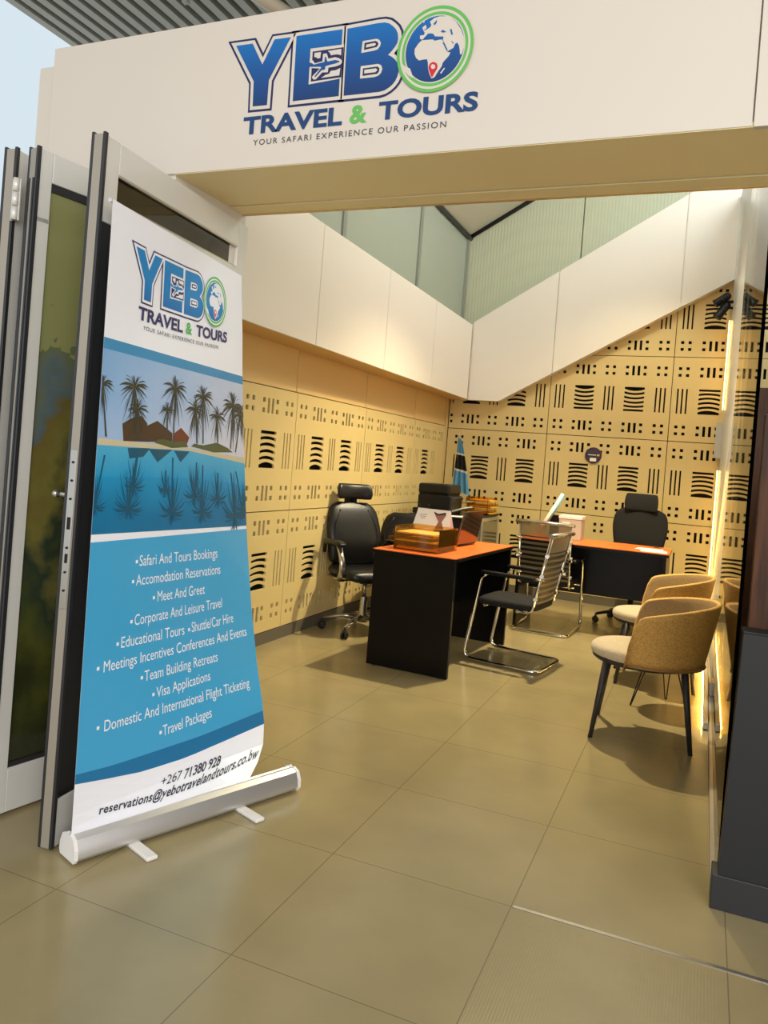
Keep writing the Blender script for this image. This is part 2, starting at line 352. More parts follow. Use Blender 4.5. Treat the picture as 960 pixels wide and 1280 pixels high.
# ------------------------------------------------------------------ printed artwork outlines (metres on the sign, fractions on the banner)
LOGO = {"Y":[[-1.732,2.859],[-1.66,2.858],[-1.611,2.775],[-1.567,2.861],[-1.499,2.86],[-1.578,2.714],[-1.578,2.623],[-1.639,2.624],[-1.643,2.717]],"E":[[-1.476,2.861],[-1.292,2.86],[-1.287,2.625],[-1.471,2.626]],"B":[[-1.273,2.859],[-1.156,2.862],[-1.132,2.861],[-1.114,2.855],[-1.1,2.844],[-1.088,2.832],[-1.08,2.817],[-1.077,2.798],[-1.079,2.784],[-1.087,2.771],[-1.098,2.758],[-1.11,2.747],[-1.096,2.739],[-1.083,2.728],[-1.072,2.714],[-1.067,2.698],[-1.066,2.684],[-1.069,2.669],[-1.075,2.655],[-1.085,2.643],[-1.097,2.634],[-1.113,2.626],[-1.132,2.623],[-1.268,2.624]],"bt":[[[-1.21,2.807],[-1.158,2.808],[-1.147,2.803],[-1.14,2.792],[-1.142,2.781],[-1.15,2.771],[-1.162,2.768],[-1.212,2.766]],[[-1.202,2.799],[-1.161,2.801],[-1.151,2.795],[-1.149,2.787],[-1.155,2.779],[-1.202,2.775]],[[-1.194,2.792],[-1.165,2.794],[-1.158,2.791],[-1.159,2.786],[-1.163,2.784],[-1.195,2.782]]],"bb":[[[-1.21,2.72],[-1.144,2.72],[-1.132,2.714],[-1.127,2.701],[-1.131,2.687],[-1.14,2.679],[-1.154,2.676],[-1.209,2.677]],[[-1.2,2.711],[-1.146,2.711],[-1.138,2.704],[-1.138,2.694],[-1.144,2.686],[-1.2,2.685]],[[-1.194,2.705],[-1.151,2.705],[-1.145,2.7],[-1.146,2.696],[-1.152,2.692],[-1.194,2.692]]],"pl":{"w":[[-1.414,2.807],[-1.281,2.805],[-1.283,2.686],[-1.411,2.679]],"n":[[-1.404,2.795],[-1.282,2.795],[-1.282,2.69],[-1.402,2.688]],"b":[[[-1.396,2.789],[-1.37,2.789],[-1.371,2.768],[-1.381,2.767],[-1.387,2.772],[-1.396,2.775]],[[-1.343,2.789],[-1.29,2.79],[-1.289,2.767],[-1.302,2.772],[-1.316,2.773],[-1.329,2.772],[-1.334,2.781]],[[-1.325,2.717],[-1.305,2.717],[-1.288,2.723],[-1.29,2.697],[-1.362,2.696],[-1.345,2.705],[-1.331,2.707]]],"wp":[[-1.413,2.77],[-1.398,2.761],[-1.391,2.751],[-1.361,2.755],[-1.361,2.781],[-1.346,2.781],[-1.338,2.761],[-1.311,2.763],[-1.297,2.758],[-1.285,2.75],[-1.283,2.741],[-1.289,2.734],[-1.306,2.73],[-1.335,2.729],[-1.336,2.713],[-1.358,2.715],[-1.382,2.693],[-1.392,2.694],[-1.398,2.701],[-1.396,2.707],[-1.369,2.73],[-1.411,2.737]],"bp":[[-1.417,2.757],[-1.405,2.754],[-1.394,2.747],[-1.353,2.751],[-1.352,2.769],[-1.348,2.769],[-1.341,2.751],[-1.31,2.753],[-1.295,2.748],[-1.292,2.744],[-1.309,2.74],[-1.332,2.738],[-1.348,2.735],[-1.347,2.727],[-1.351,2.723],[-1.361,2.723],[-1.385,2.7],[-1.388,2.704],[-1.363,2.733],[-1.368,2.736],[-1.415,2.741]]},"g":[-0.94,2.743,0.146],"land":[[[-0.988,2.778],[-0.968,2.777],[-0.947,2.776],[-0.942,2.77],[-0.918,2.773],[-0.908,2.76],[-0.894,2.727],[-0.883,2.724],[-0.888,2.713],[-0.907,2.694],[-0.91,2.681],[-0.921,2.666],[-0.932,2.648],[-0.943,2.645],[-0.952,2.662],[-0.958,2.682],[-0.96,2.7],[-0.964,2.712],[-0.979,2.712],[-0.993,2.711],[-1.004,2.721],[-1.011,2.736],[-1.011,2.752],[-1.0,2.768]],[[-0.995,2.783],[-0.996,2.795],[-0.981,2.795],[-0.98,2.803],[-0.985,2.809],[-0.971,2.813],[-0.961,2.819],[-0.958,2.825],[-0.964,2.837],[-0.949,2.847],[-0.932,2.85],[-0.899,2.846],[-0.873,2.825],[-0.853,2.797],[-0.84,2.768],[-0.836,2.741],[-0.843,2.715],[-0.849,2.712],[-0.851,2.727],[-0.855,2.743],[-0.862,2.754],[-0.869,2.751],[-0.874,2.738],[-0.894,2.729],[-0.908,2.76],[-0.914,2.774],[-0.939,2.779],[-0.948,2.794],[-0.961,2.798],[-0.973,2.79],[-0.986,2.78]],[[-0.99,2.821],[-0.978,2.829],[-0.974,2.817],[-0.985,2.81]],[[-0.994,2.842],[-0.983,2.843],[-0.985,2.836]],[[-0.914,2.66],[-0.901,2.676],[-0.898,2.673],[-0.91,2.657]],[[-1.054,2.708],[-1.04,2.696],[-1.023,2.688],[-1.015,2.67],[-1.009,2.653],[-1.027,2.665],[-1.043,2.683]]],"sea":[[[-0.981,2.784],[-0.967,2.798],[-0.957,2.795],[-0.948,2.786],[-0.931,2.783],[-0.911,2.78],[-0.913,2.771],[-0.942,2.772],[-0.959,2.78]],[[-0.924,2.799],[-0.915,2.803],[-0.903,2.794],[-0.915,2.793]],[[-0.891,2.8],[-0.886,2.803],[-0.879,2.783],[-0.884,2.781]],[[-0.913,2.76],[-0.909,2.762],[-0.893,2.733],[-0.896,2.73]],[[-0.885,2.764],[-0.873,2.753],[-0.877,2.752]],[[-0.951,2.828],[-0.939,2.84],[-0.94,2.828],[-0.947,2.822]]],"pin":[[-0.941,2.7],[-0.93,2.695],[-0.924,2.685],[-0.925,2.675],[-0.933,2.662],[-0.94,2.65],[-0.944,2.65],[-0.952,2.67],[-0.957,2.684],[-0.952,2.696]],"pinh":[[-0.941,2.692],[-0.933,2.687],[-0.932,2.679],[-0.938,2.675],[-0.946,2.678],[-0.948,2.686],[-0.945,2.691]],"t1":[[-1.674,2.522],[-1.267,2.525],[-1.685,2.587]],"t2":[[-1.238,2.523],[-1.172,2.524],[-1.244,2.587]],"t3":[[-1.129,2.525],[-0.776,2.529],[-1.142,2.588]],"t4":[[-1.625,2.48],[-0.88,2.48],[-1.626,2.5]]}
BAN = {"edge": [[-0.0124,0.2149],[0.9843,0.2147],[-0.013,0.2311],[0.9842,0.2334],[0.0046,0.523],[0.9949,0.5303],[0.003,0.5342],[0.9932,0.5437]],"lines": [["Safari And Tours Bookings",0.2575,0.5843,0.7575,0.588,0.2422,0.5762],["Accomodation Reservations",0.2415,0.6168,0.7758,0.6204,0.2255,0.6092],["Meet And Greet",0.3653,0.6508,0.6623,0.6534,0.3441,0.6429],["Corporate And Leisure Travel",0.2419,0.6841,0.7794,0.6861,0.2252,0.6765],["Educational Tours",0.177,0.7168,0.5272,0.7206,0.1592,0.7088],["Shuttle/Car Hire",0.5731,0.72,0.855,0.7204,0.5561,0.714],["Meetings Incentives Conferences And Events",0.0966,0.7496,0.9442,0.7533,0.0704,0.7411],["Team Building Retreats",0.302,0.7842,0.7316,0.7865,0.288,0.7764],["Visa Applications",0.3663,0.8185,0.6786,0.8175,0.3503,0.8113],["Domestic And International Flight Ticketing",0.1128,0.8471,0.9279,0.8539,0.0849,0.838],["Travel Packages",0.3981,0.8882,0.6717,0.8849,0.387,0.8807]],"cap": 0.0181,"tel1": [0.4028,0.9709,0.5106,0.9714],"tel2": [0.5264,0.9727,0.7303,0.9719],"mail": [0.1153,0.9788,0.982,0.9803],"mailmid": [[0.4295,0.988],[0.6459,0.988]],"wave": [[0.0002,0.9167],[0.1409,0.9268],[0.3007,0.9367],[0.5217,0.9406],[0.7693,0.9365],[0.993,0.9331]],"wave2": [[-0.0023,0.9015],[0.164,0.9078],[0.3691,0.9099],[0.6002,0.9122],[1.0004,0.9066]],"palm": [[0.0051,0.2874,0.0604,0.2841,0.0407,0.3699],[0.1821,0.2829,0.2642,0.2783,0.2145,0.3694],[0.2063,0.3197,0.2694,0.317,0.2199,0.3708],[0.4413,0.2714,0.5225,0.2669,0.4399,0.3697],[0.3925,0.3116,0.4398,0.3095,0.3966,0.3458],[0.5908,0.3029,0.6651,0.2997,0.6072,0.3671],[0.65,0.2767,0.7349,0.2724,0.6534,0.366],[0.7648,0.3093,0.8317,0.3066,0.7685,0.3614],[0.9051,0.2819,1.0067,0.2773,0.8768,0.3713],[0.9738,0.2973,1.0579,0.2938,0.9189,0.3776]],"huts": [[[0.1256,0.3461],[0.1733,0.3357],[0.2288,0.3291],[0.2676,0.3395],[0.2936,0.3718],[0.1356,0.3744]],[[0.2304,0.372],[0.2736,0.3438],[0.3326,0.3341],[0.4324,0.3525],[0.434,0.3698]],[[0.4385,0.3539],[0.4918,0.341],[0.5515,0.3571],[0.537,0.3689],[0.4459,0.3702]]],"refl": [[[0.162,0.3853],[0.2951,0.3824],[0.255,0.3982],[0.1747,0.4025]],[[0.2846,0.3841],[0.4352,0.3824],[0.3415,0.4065]],[[0.4471,0.3838],[0.5566,0.3831],[0.4927,0.4043]]],"sand": [[-0.0097,0.3727],[0.1405,0.3743],[0.3265,0.374],[0.55,0.3767],[0.9963,0.3872],[0.9946,0.3994],[0.5502,0.3816],[0.2952,0.383],[-0.0074,0.3836]],"bush": [[[0.3209,0.3726],[0.3367,0.3667],[0.3814,0.3649],[0.4398,0.3681],[0.5243,0.3643],[0.5436,0.3752],[0.4291,0.3794]],[[0.5624,0.3732],[0.5878,0.3676],[0.6535,0.3694],[0.7642,0.3615],[0.8513,0.37],[0.8959,0.3781],[0.7354,0.3812]]],"shore": [[-0.0074,0.3836],[0.2952,0.383],[0.5502,0.3816],[0.9946,0.3994]],"aff": [[0.7406,-0.0142],[0.0273,-0.3465],[1.3528,1.017]],"RT": [[-1.9253,2.8674,2.1137],[-1.8995,2.8706,1.8534],[-1.8817,2.8724,1.6456],[-1.8599,2.874,1.4385],[-1.8331,2.8741,1.2325],[-1.8055,2.8752,1.0104],[-1.7512,2.8734,0.6904],[-1.6994,2.8686,0.4599],[-1.6529,2.8612,0.3002],[-1.6361,2.8584,0.2197],[-1.6073,2.8143,0.155],[-1.5755,2.7254,0.115],[-1.556,2.6395,0.085]]}
# ------------------------------------------------------------------ the setting
XL, YB = -2.80, 8.57
bm = B(); box(bm, -7, 4.5, -3, 9.6, -.12, 0); struct(link('floor', bm, M['floor']))

# threshold strip let into the floor
bm = B(); box(bm, -.46, 3.2, 2.441, 2.455, 0.0, .0025); struct(link('trim_1', bm, M['steel']), 'pale metal threshold strip')

# perforated wall panels -------------------------------------------------
PW, PH = 1.25, .845
def rect(cx, cz, w, h): return [(cx-w/2, cz-h/2), (cx+w/2, cz-h/2), (cx+w/2, cz+h/2), (cx-w/2, cz+h/2)]
def panel_holes(flip=False):
    H = []
    for cz in (.116, .72):
        for cx in (.106, .624, 1.144):
            for dx in (-.036, .036):
                for dz in (-.035, .035): H.append(rect(cx+dx, cz+dz, .031, .031))
        for cx in (.366, .884):
            for dx in (-.089, .089):
                for dz in (-.035, .035): H.append(rect(cx+dx, cz+dz, .031, .031))
            for dx in (-.027, .027): H.append(rect(cx+dx, cz, .026, .104))
    for cx in (.106, .624, 1.144):
        for dx in (-.043, 0, .043): H.append(rect(cx+dx, .4175, .016, .258))
    for cx in (.366, .884):
        z0 = .29; w = .203
        for k in range(6):
            zb = z0+.047*(5-k)       # k=0 is the top slot
            if k == 0: lo = hi = 0
            n = 7; ar = [0, .010, .014, .015, .015, 0][k]; th = [.022, .022, .022, .022, .023, .022][k]
            bot = [(cx-w/2+w*i/(n-1), zb+ar*(1-(2*i/(n-1)-1)**2)) for i in range(n)]
            if k == 5: top = [(cx-w/2+w*i/(n-1), zb+th+.020*(1-(2*i/(n-1)-1)**2)) for i in range(n)]
            else: top = [(x, z+th) for x, z in bot]
            H.append(bot+top[::-1])
    if flip: H = [[(x, PH-.008-z) for x, z in h] for h in H]
    return H
def perf(bm, off, x0, x1, z0, z1, zoff, fn, flip=False):
    """panel whose pattern starts at off, zoff, cut to x0..x1, z0..z1"""
    g = .0035; L = [rect((x0+x1)/2, (z0+z1)/2, x1-x0-2*g, z1-z0-2*g)]
    for h in panel_holes(flip):
        q = [(x+off, z+zoff) for x, z in h]
        if min(p[0] for p in q) > x0+.012 and max(p[0] for p in q) < x1-.012 and min(p[1] for p in q) > z0+.012 and max(p[1] for p in q) < z1-.012: L.append(q)
    poly(bm, L, fn, 0, thick=(0, .014))
ZS = (.085, .942, 1.787, 2.66, 3.505, 4.35)
ZO = (.097, .942, 1.787, 2.66, 3.505)
fb = lambda s, z, d: (s, YB+d, z)
bm = B()
for k in range(5):
    for i in range(-1, 3):
        off = -1.652+1.25*i
        x0, x1 = max(off, XL+.01), off+PW
        if i == -1 and k < 2: off = -2.754
        perf(bm, off, x0, min(x1, 2.1), ZS[k], ZS[k+1], ZO[k], fb, flip=(i == 0 and k == 2))
box(bm, XL-.3, 2.1, YB+.06, YB+.16, 0, 5.6, 1)
struct(link('wall_back', bm, [M['perf'], M['perfback']]))
bm = B(); box(bm, XL, 2.1, YB-.004, YB+.02, 0, .083); struct(link('baseboard_back', bm, M['skirt']))

fl = lambda s, z, d: (XL-d, s, z)
bm = B()
for k in range(2):
    for y0 in (2.513, 3.763, 5.013, 6.263, 7.513): perf(bm, y0, max(y0, 2.95), min(y0+PW, YB-.06), ZS[k], ZS[k+1]+(.018 if k else 0), ZO[k]+.012, fl)
for y0 in (2.513, 3.763, 5.013, 6.263, 7.513): box(bm, XL-.03, XL-.014, max(y0, 2.95)+.004, min(y0+PW, YB-.06)-.004, 1.809, 2.16, 2, .002)
box(bm, XL-.02, XL+.004, YB-.056, YB, .085, 2.14, 2)
box(bm, XL-.16, XL-.07, 2.9, YB+.1, 0, 2.95, 1)
struct(link('wall_left', bm, [M['perf'], M['perfback'], M['plain']]))
bm = B(); box(bm, XL-.02, XL+.006, 2.94, YB, 0, .083); struct(link('baseboard_left', bm, M['skirt']))

# white bulkhead along the left wall
XB = -2.54; ys = [2.95, 3.53, 4.74, 5.955, 7.15, 8.40]
bm = B()
for a, b_ in zip(ys, ys[1:]): box(bm, XB-.02, XB, a+.0035, b_-.0035, 2.112, 2.945, 0, .0015)
box(bm, XL-.12, XB-.012, 2.95, YB, 2.116, 2.94, 1)
struct(link('wall_bulkhead_left', bm, [M['bulk'], M['plain']]), 'white panelled bulkhead above the left perforated wall')

# white stair side on the back wall (parallelogram panels with an open joint)
YS = 8.42
lo = lambda x: 2.107 if x < -2.187 else 2.107+(x+2.187)*.5725
hi = lambda x: 2.975+(x+2.545)*.609
xs = [XB, -1.62, -.376, .9, 2.1]; bm = B()
for a, b_ in zip(xs, xs[1:]):
    a += .0045; b_ -= .0045
    pts = [(a, lo(a))]+([(-2.187, 2.107)] if a < -2.187 < b_ else [])+[(b_, lo(b_)), (b_, hi(b_)), (a, hi(a))]
    poly(bm, [pts], lambda s, z, d: (s, YS+d, z), 0, thick=(0, .03))
a, b_ = XB-.1, 2.1
poly(bm, [[(a, lo(a)+.008), (-2.187, 2.115), (b_, lo(b_)+.008), (b_, hi(b_)-.01), (a, hi(a)-.01)]], lambda s, z, d: (s, YS+.012+d, z), 1, thick=(0, YB-YS))
struct(link('wall_stair_side', bm, [M['bulk'], M['bulk']]), 'white sloping stair side above the back perforated wall')

# upper atrium: tinted glass on the left, ribbed wall behind the stair, sloping pale ceiling
XG = -2.70; zc = lambda x: 4.0+.58*(x+2.65)
bm = B()
for a, b_ in ((4.75, 5.33), (5.33, 6.96), (6.96, 8.6)): box(bm, XG-.008, XG, a+.01, b_-.01, 2.93, 4.03)
w1 = struct(link('window_1', bm, M['greenglass']), 'green tinted glass above the white bulkhead')
bm = B()
for y in (5.33, 6.96, 8.47): bm = B(); box(bm, XG-.03, XG+.018, y-.028, y+.028, 2.93, 4.0, 0, .003); link('mullion', bm, M['mullion'], w1)
bm = B(); box(bm, -3.0, -2.96, 4.6, 8.9, 2.9, 4.3); struct(link('wall_corridor', bm, M['backwall_green']), 'pale wall behind the tinted glass')
bm = B(); box(bm, -2.955, -2.94, 8.0, 8.32, 3.08, 3.26, 0, .004); sg = link('plaque', bm, M['greybox']); sg['kind'] = 'structure'
bm = B()
for a, b_ in ((XG, -1.43), (-1.43, .1), (.1, 2.1)):
    a += .006; b_ -= .006; poly(bm, [[(a, hi(a)-.25), (b_, hi(b_)-.25), (b_, 5.8), (a, 5.8)]], lambda s, z, d: (s, YB-.05+d, z), 0, thick=(0, .03))
struct(link('wall_upper_back', bm, M['ribbed']), 'ribbed pale wall above the stair')
bm = B()
poly(bm, [[(XG, zc(XG)), (2.1, zc(2.1)), (2.1, zc(2.1)+.1), (XG, zc(XG)+.1)]], lambda s, z, d: (s, d, z), 0, thick=(4.95, 8.62))
struct(link('ceiling_atrium', bm, M['ceilpale']), 'pale sloping ceiling over the office')
bm = B()
d_ = Vector((1, 0, .58)).normalized(); c0 = Vector((XG, YB, zc(XG)))
tube(bm, [c0+Vector((0, -.07, -.02)), c0+Vector((0, -.07, -.02))+d_*5], .024, 8); tube(bm, [c0+Vector((.02, 0, -.02)), c0+Vector((.02, -3.7, -.02))], .028, 8)
struct(link('trim_2', bm, M['aludark']), 'dark trim along the atrium ceiling edge')

# shop front: left pier, fascia, soffit
FY, FZ, FT = 2.43, 2.40, 2.965
bm = B(); box(bm, -2.72, -1.975, FY+.012, 2.94, 0, 2.90, 0, .003); struct(link('wall_pier_left', bm, M['fascia']))
bm = B(); box(bm, -2.632, .044, FY, FY+.02, FZ, FT, 0, .0015); box(bm, .048, 2.4, FY-.004, FY+.02, FZ-.004, FT+.6, 0, .0015); box(bm, -2.632, 2.4, FY+.018, 2.92, FZ+.012, FT, 0)
struct(link('wall_front', bm, M['fascia']), 'white fascia board over the shop opening')
bm = B(); box(bm, -1.975, 2.4, FY+.004, 2.80, FZ-.002, FZ+.014, 0); box(bm, -1.975, 2.4, 2.80, 2.815, FZ+.006, FZ+.014, 1); box(bm, -1.975, 2.4, 2.815, 2.925, FZ-.004, FZ+.014, 0, .002)
box(bm, -1.975, 2.4, 2.905, 2.926, FZ-.006, FZ+.1, 2)
struct(link('ceiling_soffit', bm, [M['soffit'], M['dark_gap'], M['bronze']]), 'bronze soffit of the shop opening')

# slatted hall ceiling
bm = B()
x = -4.99
while x < 3.2: box(bm, x, x+.066, -1.2, 5.0, 4.5, 4.56); x += .12
box(bm, -5.0, 3.3, -1.2, 5.0, 4.62, 4.7, 1); box(bm, -3.46, -3.42, 4.2, 4.24, 4.3, 4.6)
struct(link('ceiling', bm, [M['ceilslat'], M['ceilback']]), 'grey slatted hall ceiling')
bm = B(); tube(bm, [(-3.35, 3.55, 4.36), (-3.003, 4.25, 4.36), (-2.78, 4.95, 4.36)], .05, 14)
tag(link('ceiling_pipe', bm, M['pipe']), 'pale pipe hung under the grey slatted hall ceiling', 'pipe')

# far left of the hall: low dark wall below the bright window
bm = B(); box(bm, -5.1, -5.0, 3.0, 9.5, 0, 2.05); struct(link('wall_hall_left', bm, M['wooddark']))

# glass partition on the right with its rails (it leans slightly outwards)
def pane(bm, hw, y0, y1, z0, z1):
    lx = lambda y, z: XP+.024*z*(1-(y-5.5)/2.9)-.022*(y-5.5)/2.9
    poly(bm, [[(y0, z0), (y1, z0), (y1, z1), (y0, z1)]], lambda y, z, d: (lx(y, z)+d, y, z), 0, thick=(-hw, hw))
XP = .135
bm = B()
box(bm, XP-.006, XP+.006, 2.86, 5.45, .03, 4.25)
w2 = struct(link('window_2', bm, M['glass']), 'clear glass partition on the right')
bm = B(); pane(bm, .006, 5.50, 8.40, .03, 4.25); link('frosted_pane', bm, M['frosted'], w2)
bm = B(); box(bm, .112, .158, 2.80, 8.40, 0, .03, 0, .004); link('rail', bm, M['alu'], w2)
bm = B(); pane(bm, .011, 5.468, 5.502, .03, 4.25); link('post', bm, M['alu'], w2)
bm = B(); box(bm, XP-.022, XP+.022, 5.40, 5.56, .03, .115, 0, .004); link('patch_fitting', bm, M['steel'], w2)
bm = B(); box(bm, .125, .36, 8.42, 8.52, 0, 4.6, 0, .004); struct(link('wall_jamb', bm, M['bulk']), 'white jamb at the right end of the back wall')
# next shop behind the glass
bm = B(); box(bm, .158, 2.0, 4.10, 4.16, 0, 1.85, 0, .004); tag(link('wood_screen', bm, M['wooddark']), 'brown wood grain screen behind the right glass partition', 'screen')
bm = B(); box(bm, .165, 2.0, 2.90, 2.95, 0, 1.62, 0, .004); tag(link('wood_screen', bm, M['wooddark']), 'dark wood screen rising right behind the charcoal counter', 'screen')
bm = B(); box(bm, 2.1, 2.2, 2.4, 9.0, 0, 6.0); struct(link('wall_right', bm, M['plain']))
# ------------------------------------------------------------------ LED strips and fittings at the back right
def led(label, x0, x1, y0, y1, z0, z1, out):
    t = thing('led_strip', label, 'light', ((x0+x1)/2, (y0+y1)/2, z0)); o = Vector(t.location)
    bm = B(); e = .006
    box(bm, x0-e-o.x, x1+e-o.x, y0-e-o.y, y1+e-o.y, -e, z1-z0+e); ch = link('channel', bm, M['alu'], t)
    bm = B(); ox, oy = out
    box(bm, x0-o.x+ox, x1-o.x+ox, y0-o.y+oy, y1-o.y+oy, .004, z1-z0-.004, 0, .002); link('diffuser', bm, M['led_floor' if 'foot' in label else 'led'], t)
led('upper glowing vertical light strip above the grey box', (.100), .108, 8.46, 8.47, 2.12, 3.02, (-.010, -.010))
led('lower glowing vertical light strip under the grey box', (.100), .108, 8.46, 8.47, .008, 1.52, (-.010, -.010))
led('glowing light strip along the foot of the glass partition', .088, .104, 4.75, 8.0, .012, .034, (-.010, 0))
t = thing('junction_box', 'light grey junction box between the two vertical light strips', 'box', (.10, 8.42, 1.64))
bm = B(); box(bm, -.045, .045, -.03, .03, 0, .34, 0, .006); link('housing', bm, M['greybox'], t)
bm = B(); box(bm, -.052, .052, -.036, -.028, -.004, .344, 0, .003); link('cover', bm, M['greybox'], t)
# black twin spotlight
t = thing('spotlight', 'black twin spotlight on a bracket at top right of back wall', 'spotlight', (.06, 8.30, 3.14))
bm = B(); box(bm, .055, .085, -.03, .03, -.13, .10, 0, .004); link('bracket', bm, M['black'], t)
bm = B(); cyl(bm, (-.01, 0, .03), (.06, 0, .03), .016); cyl(bm, (-.02, 0, -.03), (.06, 0, -.03), .012); link('arm', bm, M['black'], t)
for (p0, p1, r) in (((.02, -.02, .10), (-.105, -.03, .01), .038), ((.01, 0, .02), (-.08, -.02, -.12), .040)):
    p0, p1 = Vector(p0), Vector(p1); d = p1-p0; bm = B()
    lathe(bm, [(r*.6, 0), (r*.9, .015), (r, .03), (r, d.length-.01), (r*1.1, d.length), (r*1.1, d.length+.012), (r*.9, d.length+.012)], p0, 18, 0, d)
    hd = link('lamp_head', bm, M['black'], t)
    bm = B()
    for k in range(4): lathe(bm, [(r*1.06, 0), (r*1.06, .006)], p0+d.normalized()*(.03+.018*k), 18, 0, d)
    link('cooling_fins', bm, M['aludark'], hd)
# round badge on the back wall
t = thing('wall_badge', 'round dark purple badge on the perforated back wall', 'sign', (-1.135, 8.566, 1.585))
bm = B(); lathe(bm, [(.078, 0), (.086, .003), (.086, .012), (.080, .016)], (0, 0, 0), 32, 0, (0, -1, 0)); link('disc', bm, M['purple'], t)
bm = B(); f_ = lambda a, z, d: (a, -.0175, z)
poly(bm, [rect(.0, -.046, .066, .036)], f_, 0); poly(bm, [rect(-.014, .004, .098, .017)], f_, 1); poly(bm, [rect(.051, .004, .026, .020)], f_, 2); poly(bm, [rect(-.012, .004, .082, .0075)], lambda a, z, d: (a, -.0182, z), 0)
poly(bm, [rect(0, .040, .08, .007)], f_, 1); poly(bm, [rect(0, .029, .10, .005)], f_, 1)
link('print', bm, [M['paper'], M['greyprint'], M['gold']], t)

# ------------------------------------------------------------------ shop sign on the fascia
sign = thing('shop_sign', 'blue and green travel agency lettering with globe on white fascia', 'sign', (-1.25, FY, 2.40))
sx, sz = -1.25, 2.40
M['grad_blue'] = grad('blue_gradient_print', (6, 112, 186), (6, 44, 96), 2.60-sz, 2.90-sz, (8, 78, 146))
fs = lambda dep: (lambda x, z, d: (x-sx, -.0012-dep, z-sz))
def logo_letters(bm, F):
    P = [LOGO['Y'], LOGO['E'], LOGO['B']]
    for p in P: poly(bm, [offset_poly(p, .0205)], F(0), 1)
    for p in P: poly(bm, [offset_poly(p, .0125)], F(.0008), 2)
    for p in P: poly(bm, [p], F(.0016), 0)
    for q in (LOGO['bt'], LOGO['bb']):
        for k, mi in enumerate((2, 1, 2)): poly(bm, [q[k]], F(.0022+.0006*k), mi)
    L = LOGO['pl']; poly(bm, [L['w']], F(.0022), 2); poly(bm, [L['n']], F(.0028), 1)
    for q in L['b']: poly(bm, [q], F(.0034), 2)
    poly(bm, [L['wp']], F(.0040), 2); poly(bm, [L['bp']], F(.0046), 0)
bm = B(); logo_letters(bm, fs); link('lettering', bm, [M['grad_blue'], M['navy'], M['fascia']], sign)
GX, GZ = -.9405, 2.7435; RA, RB = .1345, .1435
def ell(k, n=64, rot=0.0): return [(GX+RA*k*math.cos(2*PI*i/n), GZ+RB*k*math.sin(2*PI*i/n)) for i in range(n)]
def globe(bm, F):
    poly(bm, [ell(1.13)], F(.0044), 3)
    for a, b_ in ((1.0, .925), (.875, .80)): poly(bm, [ell(a), ell(b_)], F(.0056), 2)
    poly(bm, [ell(.79)], F(.0056), 0)
    for q in LOGO['land']: poly(bm, [q], F(.0062), 1)
    for q in LOGO['sea']: poly(bm, [q], F(.0068), 0)
    poly(bm, [LOGO['pin']], F(.0068), 4); poly(bm, [LOGO['pinh']], F(.0074), 1)
def globe_on(bm, F):
    poly(bm, [ell(1.0)], F(.0050), 1); globe_rings(bm, F)
def globe_rings(bm, F):
    for a, b_ in ((1.0, .925), (.865, .795)): poly(bm, [ell(a), ell(b_)], F(.0056), 2)
    poly(bm, [ell(.765)], F(.0056), 0)
    for q in LOGO['land']: poly(bm, [q], F(.0062), 1)
    for q in LOGO['sea']: poly(bm, [q], F(.0068), 0)
    poly(bm, [LOGO['pin']], F(.0068), 3); poly(bm, [LOGO['pinh']], F(.0074), 1)
bm = B(); globe_on(bm, fs); link('globe_emblem', bm, [M['grad_blue'], M['fascia'], M['green'], M['red']], sign)
def tline(key): (x0, z0), (x1, z1), (_, zt) = LOGO[key]; return x0, x1, z0, zt-z0
def put(bm, s, key, mi, off, F, spacing=1.0):
    x0, x1, z0, h = tline(key); text(bm, s, lambda a, b_: F(x0+(x1-x0)*a, z0+h*b_, 0), mi, off, spacing)
bm = B(); put(bm, 'TRAVEL', 't1', 0, .034, fs(.001)); put(bm, '&', 't2', 1, .03, fs(.001)); put(bm, 'TOURS', 't3', 0, .034, fs(.001))
put(bm, 'YOUR SAFARI EXPERIENCE OUR PASSION', 't4', 2, 0.0, fs(.001), 1.25)
link('strapline', bm, [M['tblue'], M['green'], M['greyprint']], sign)

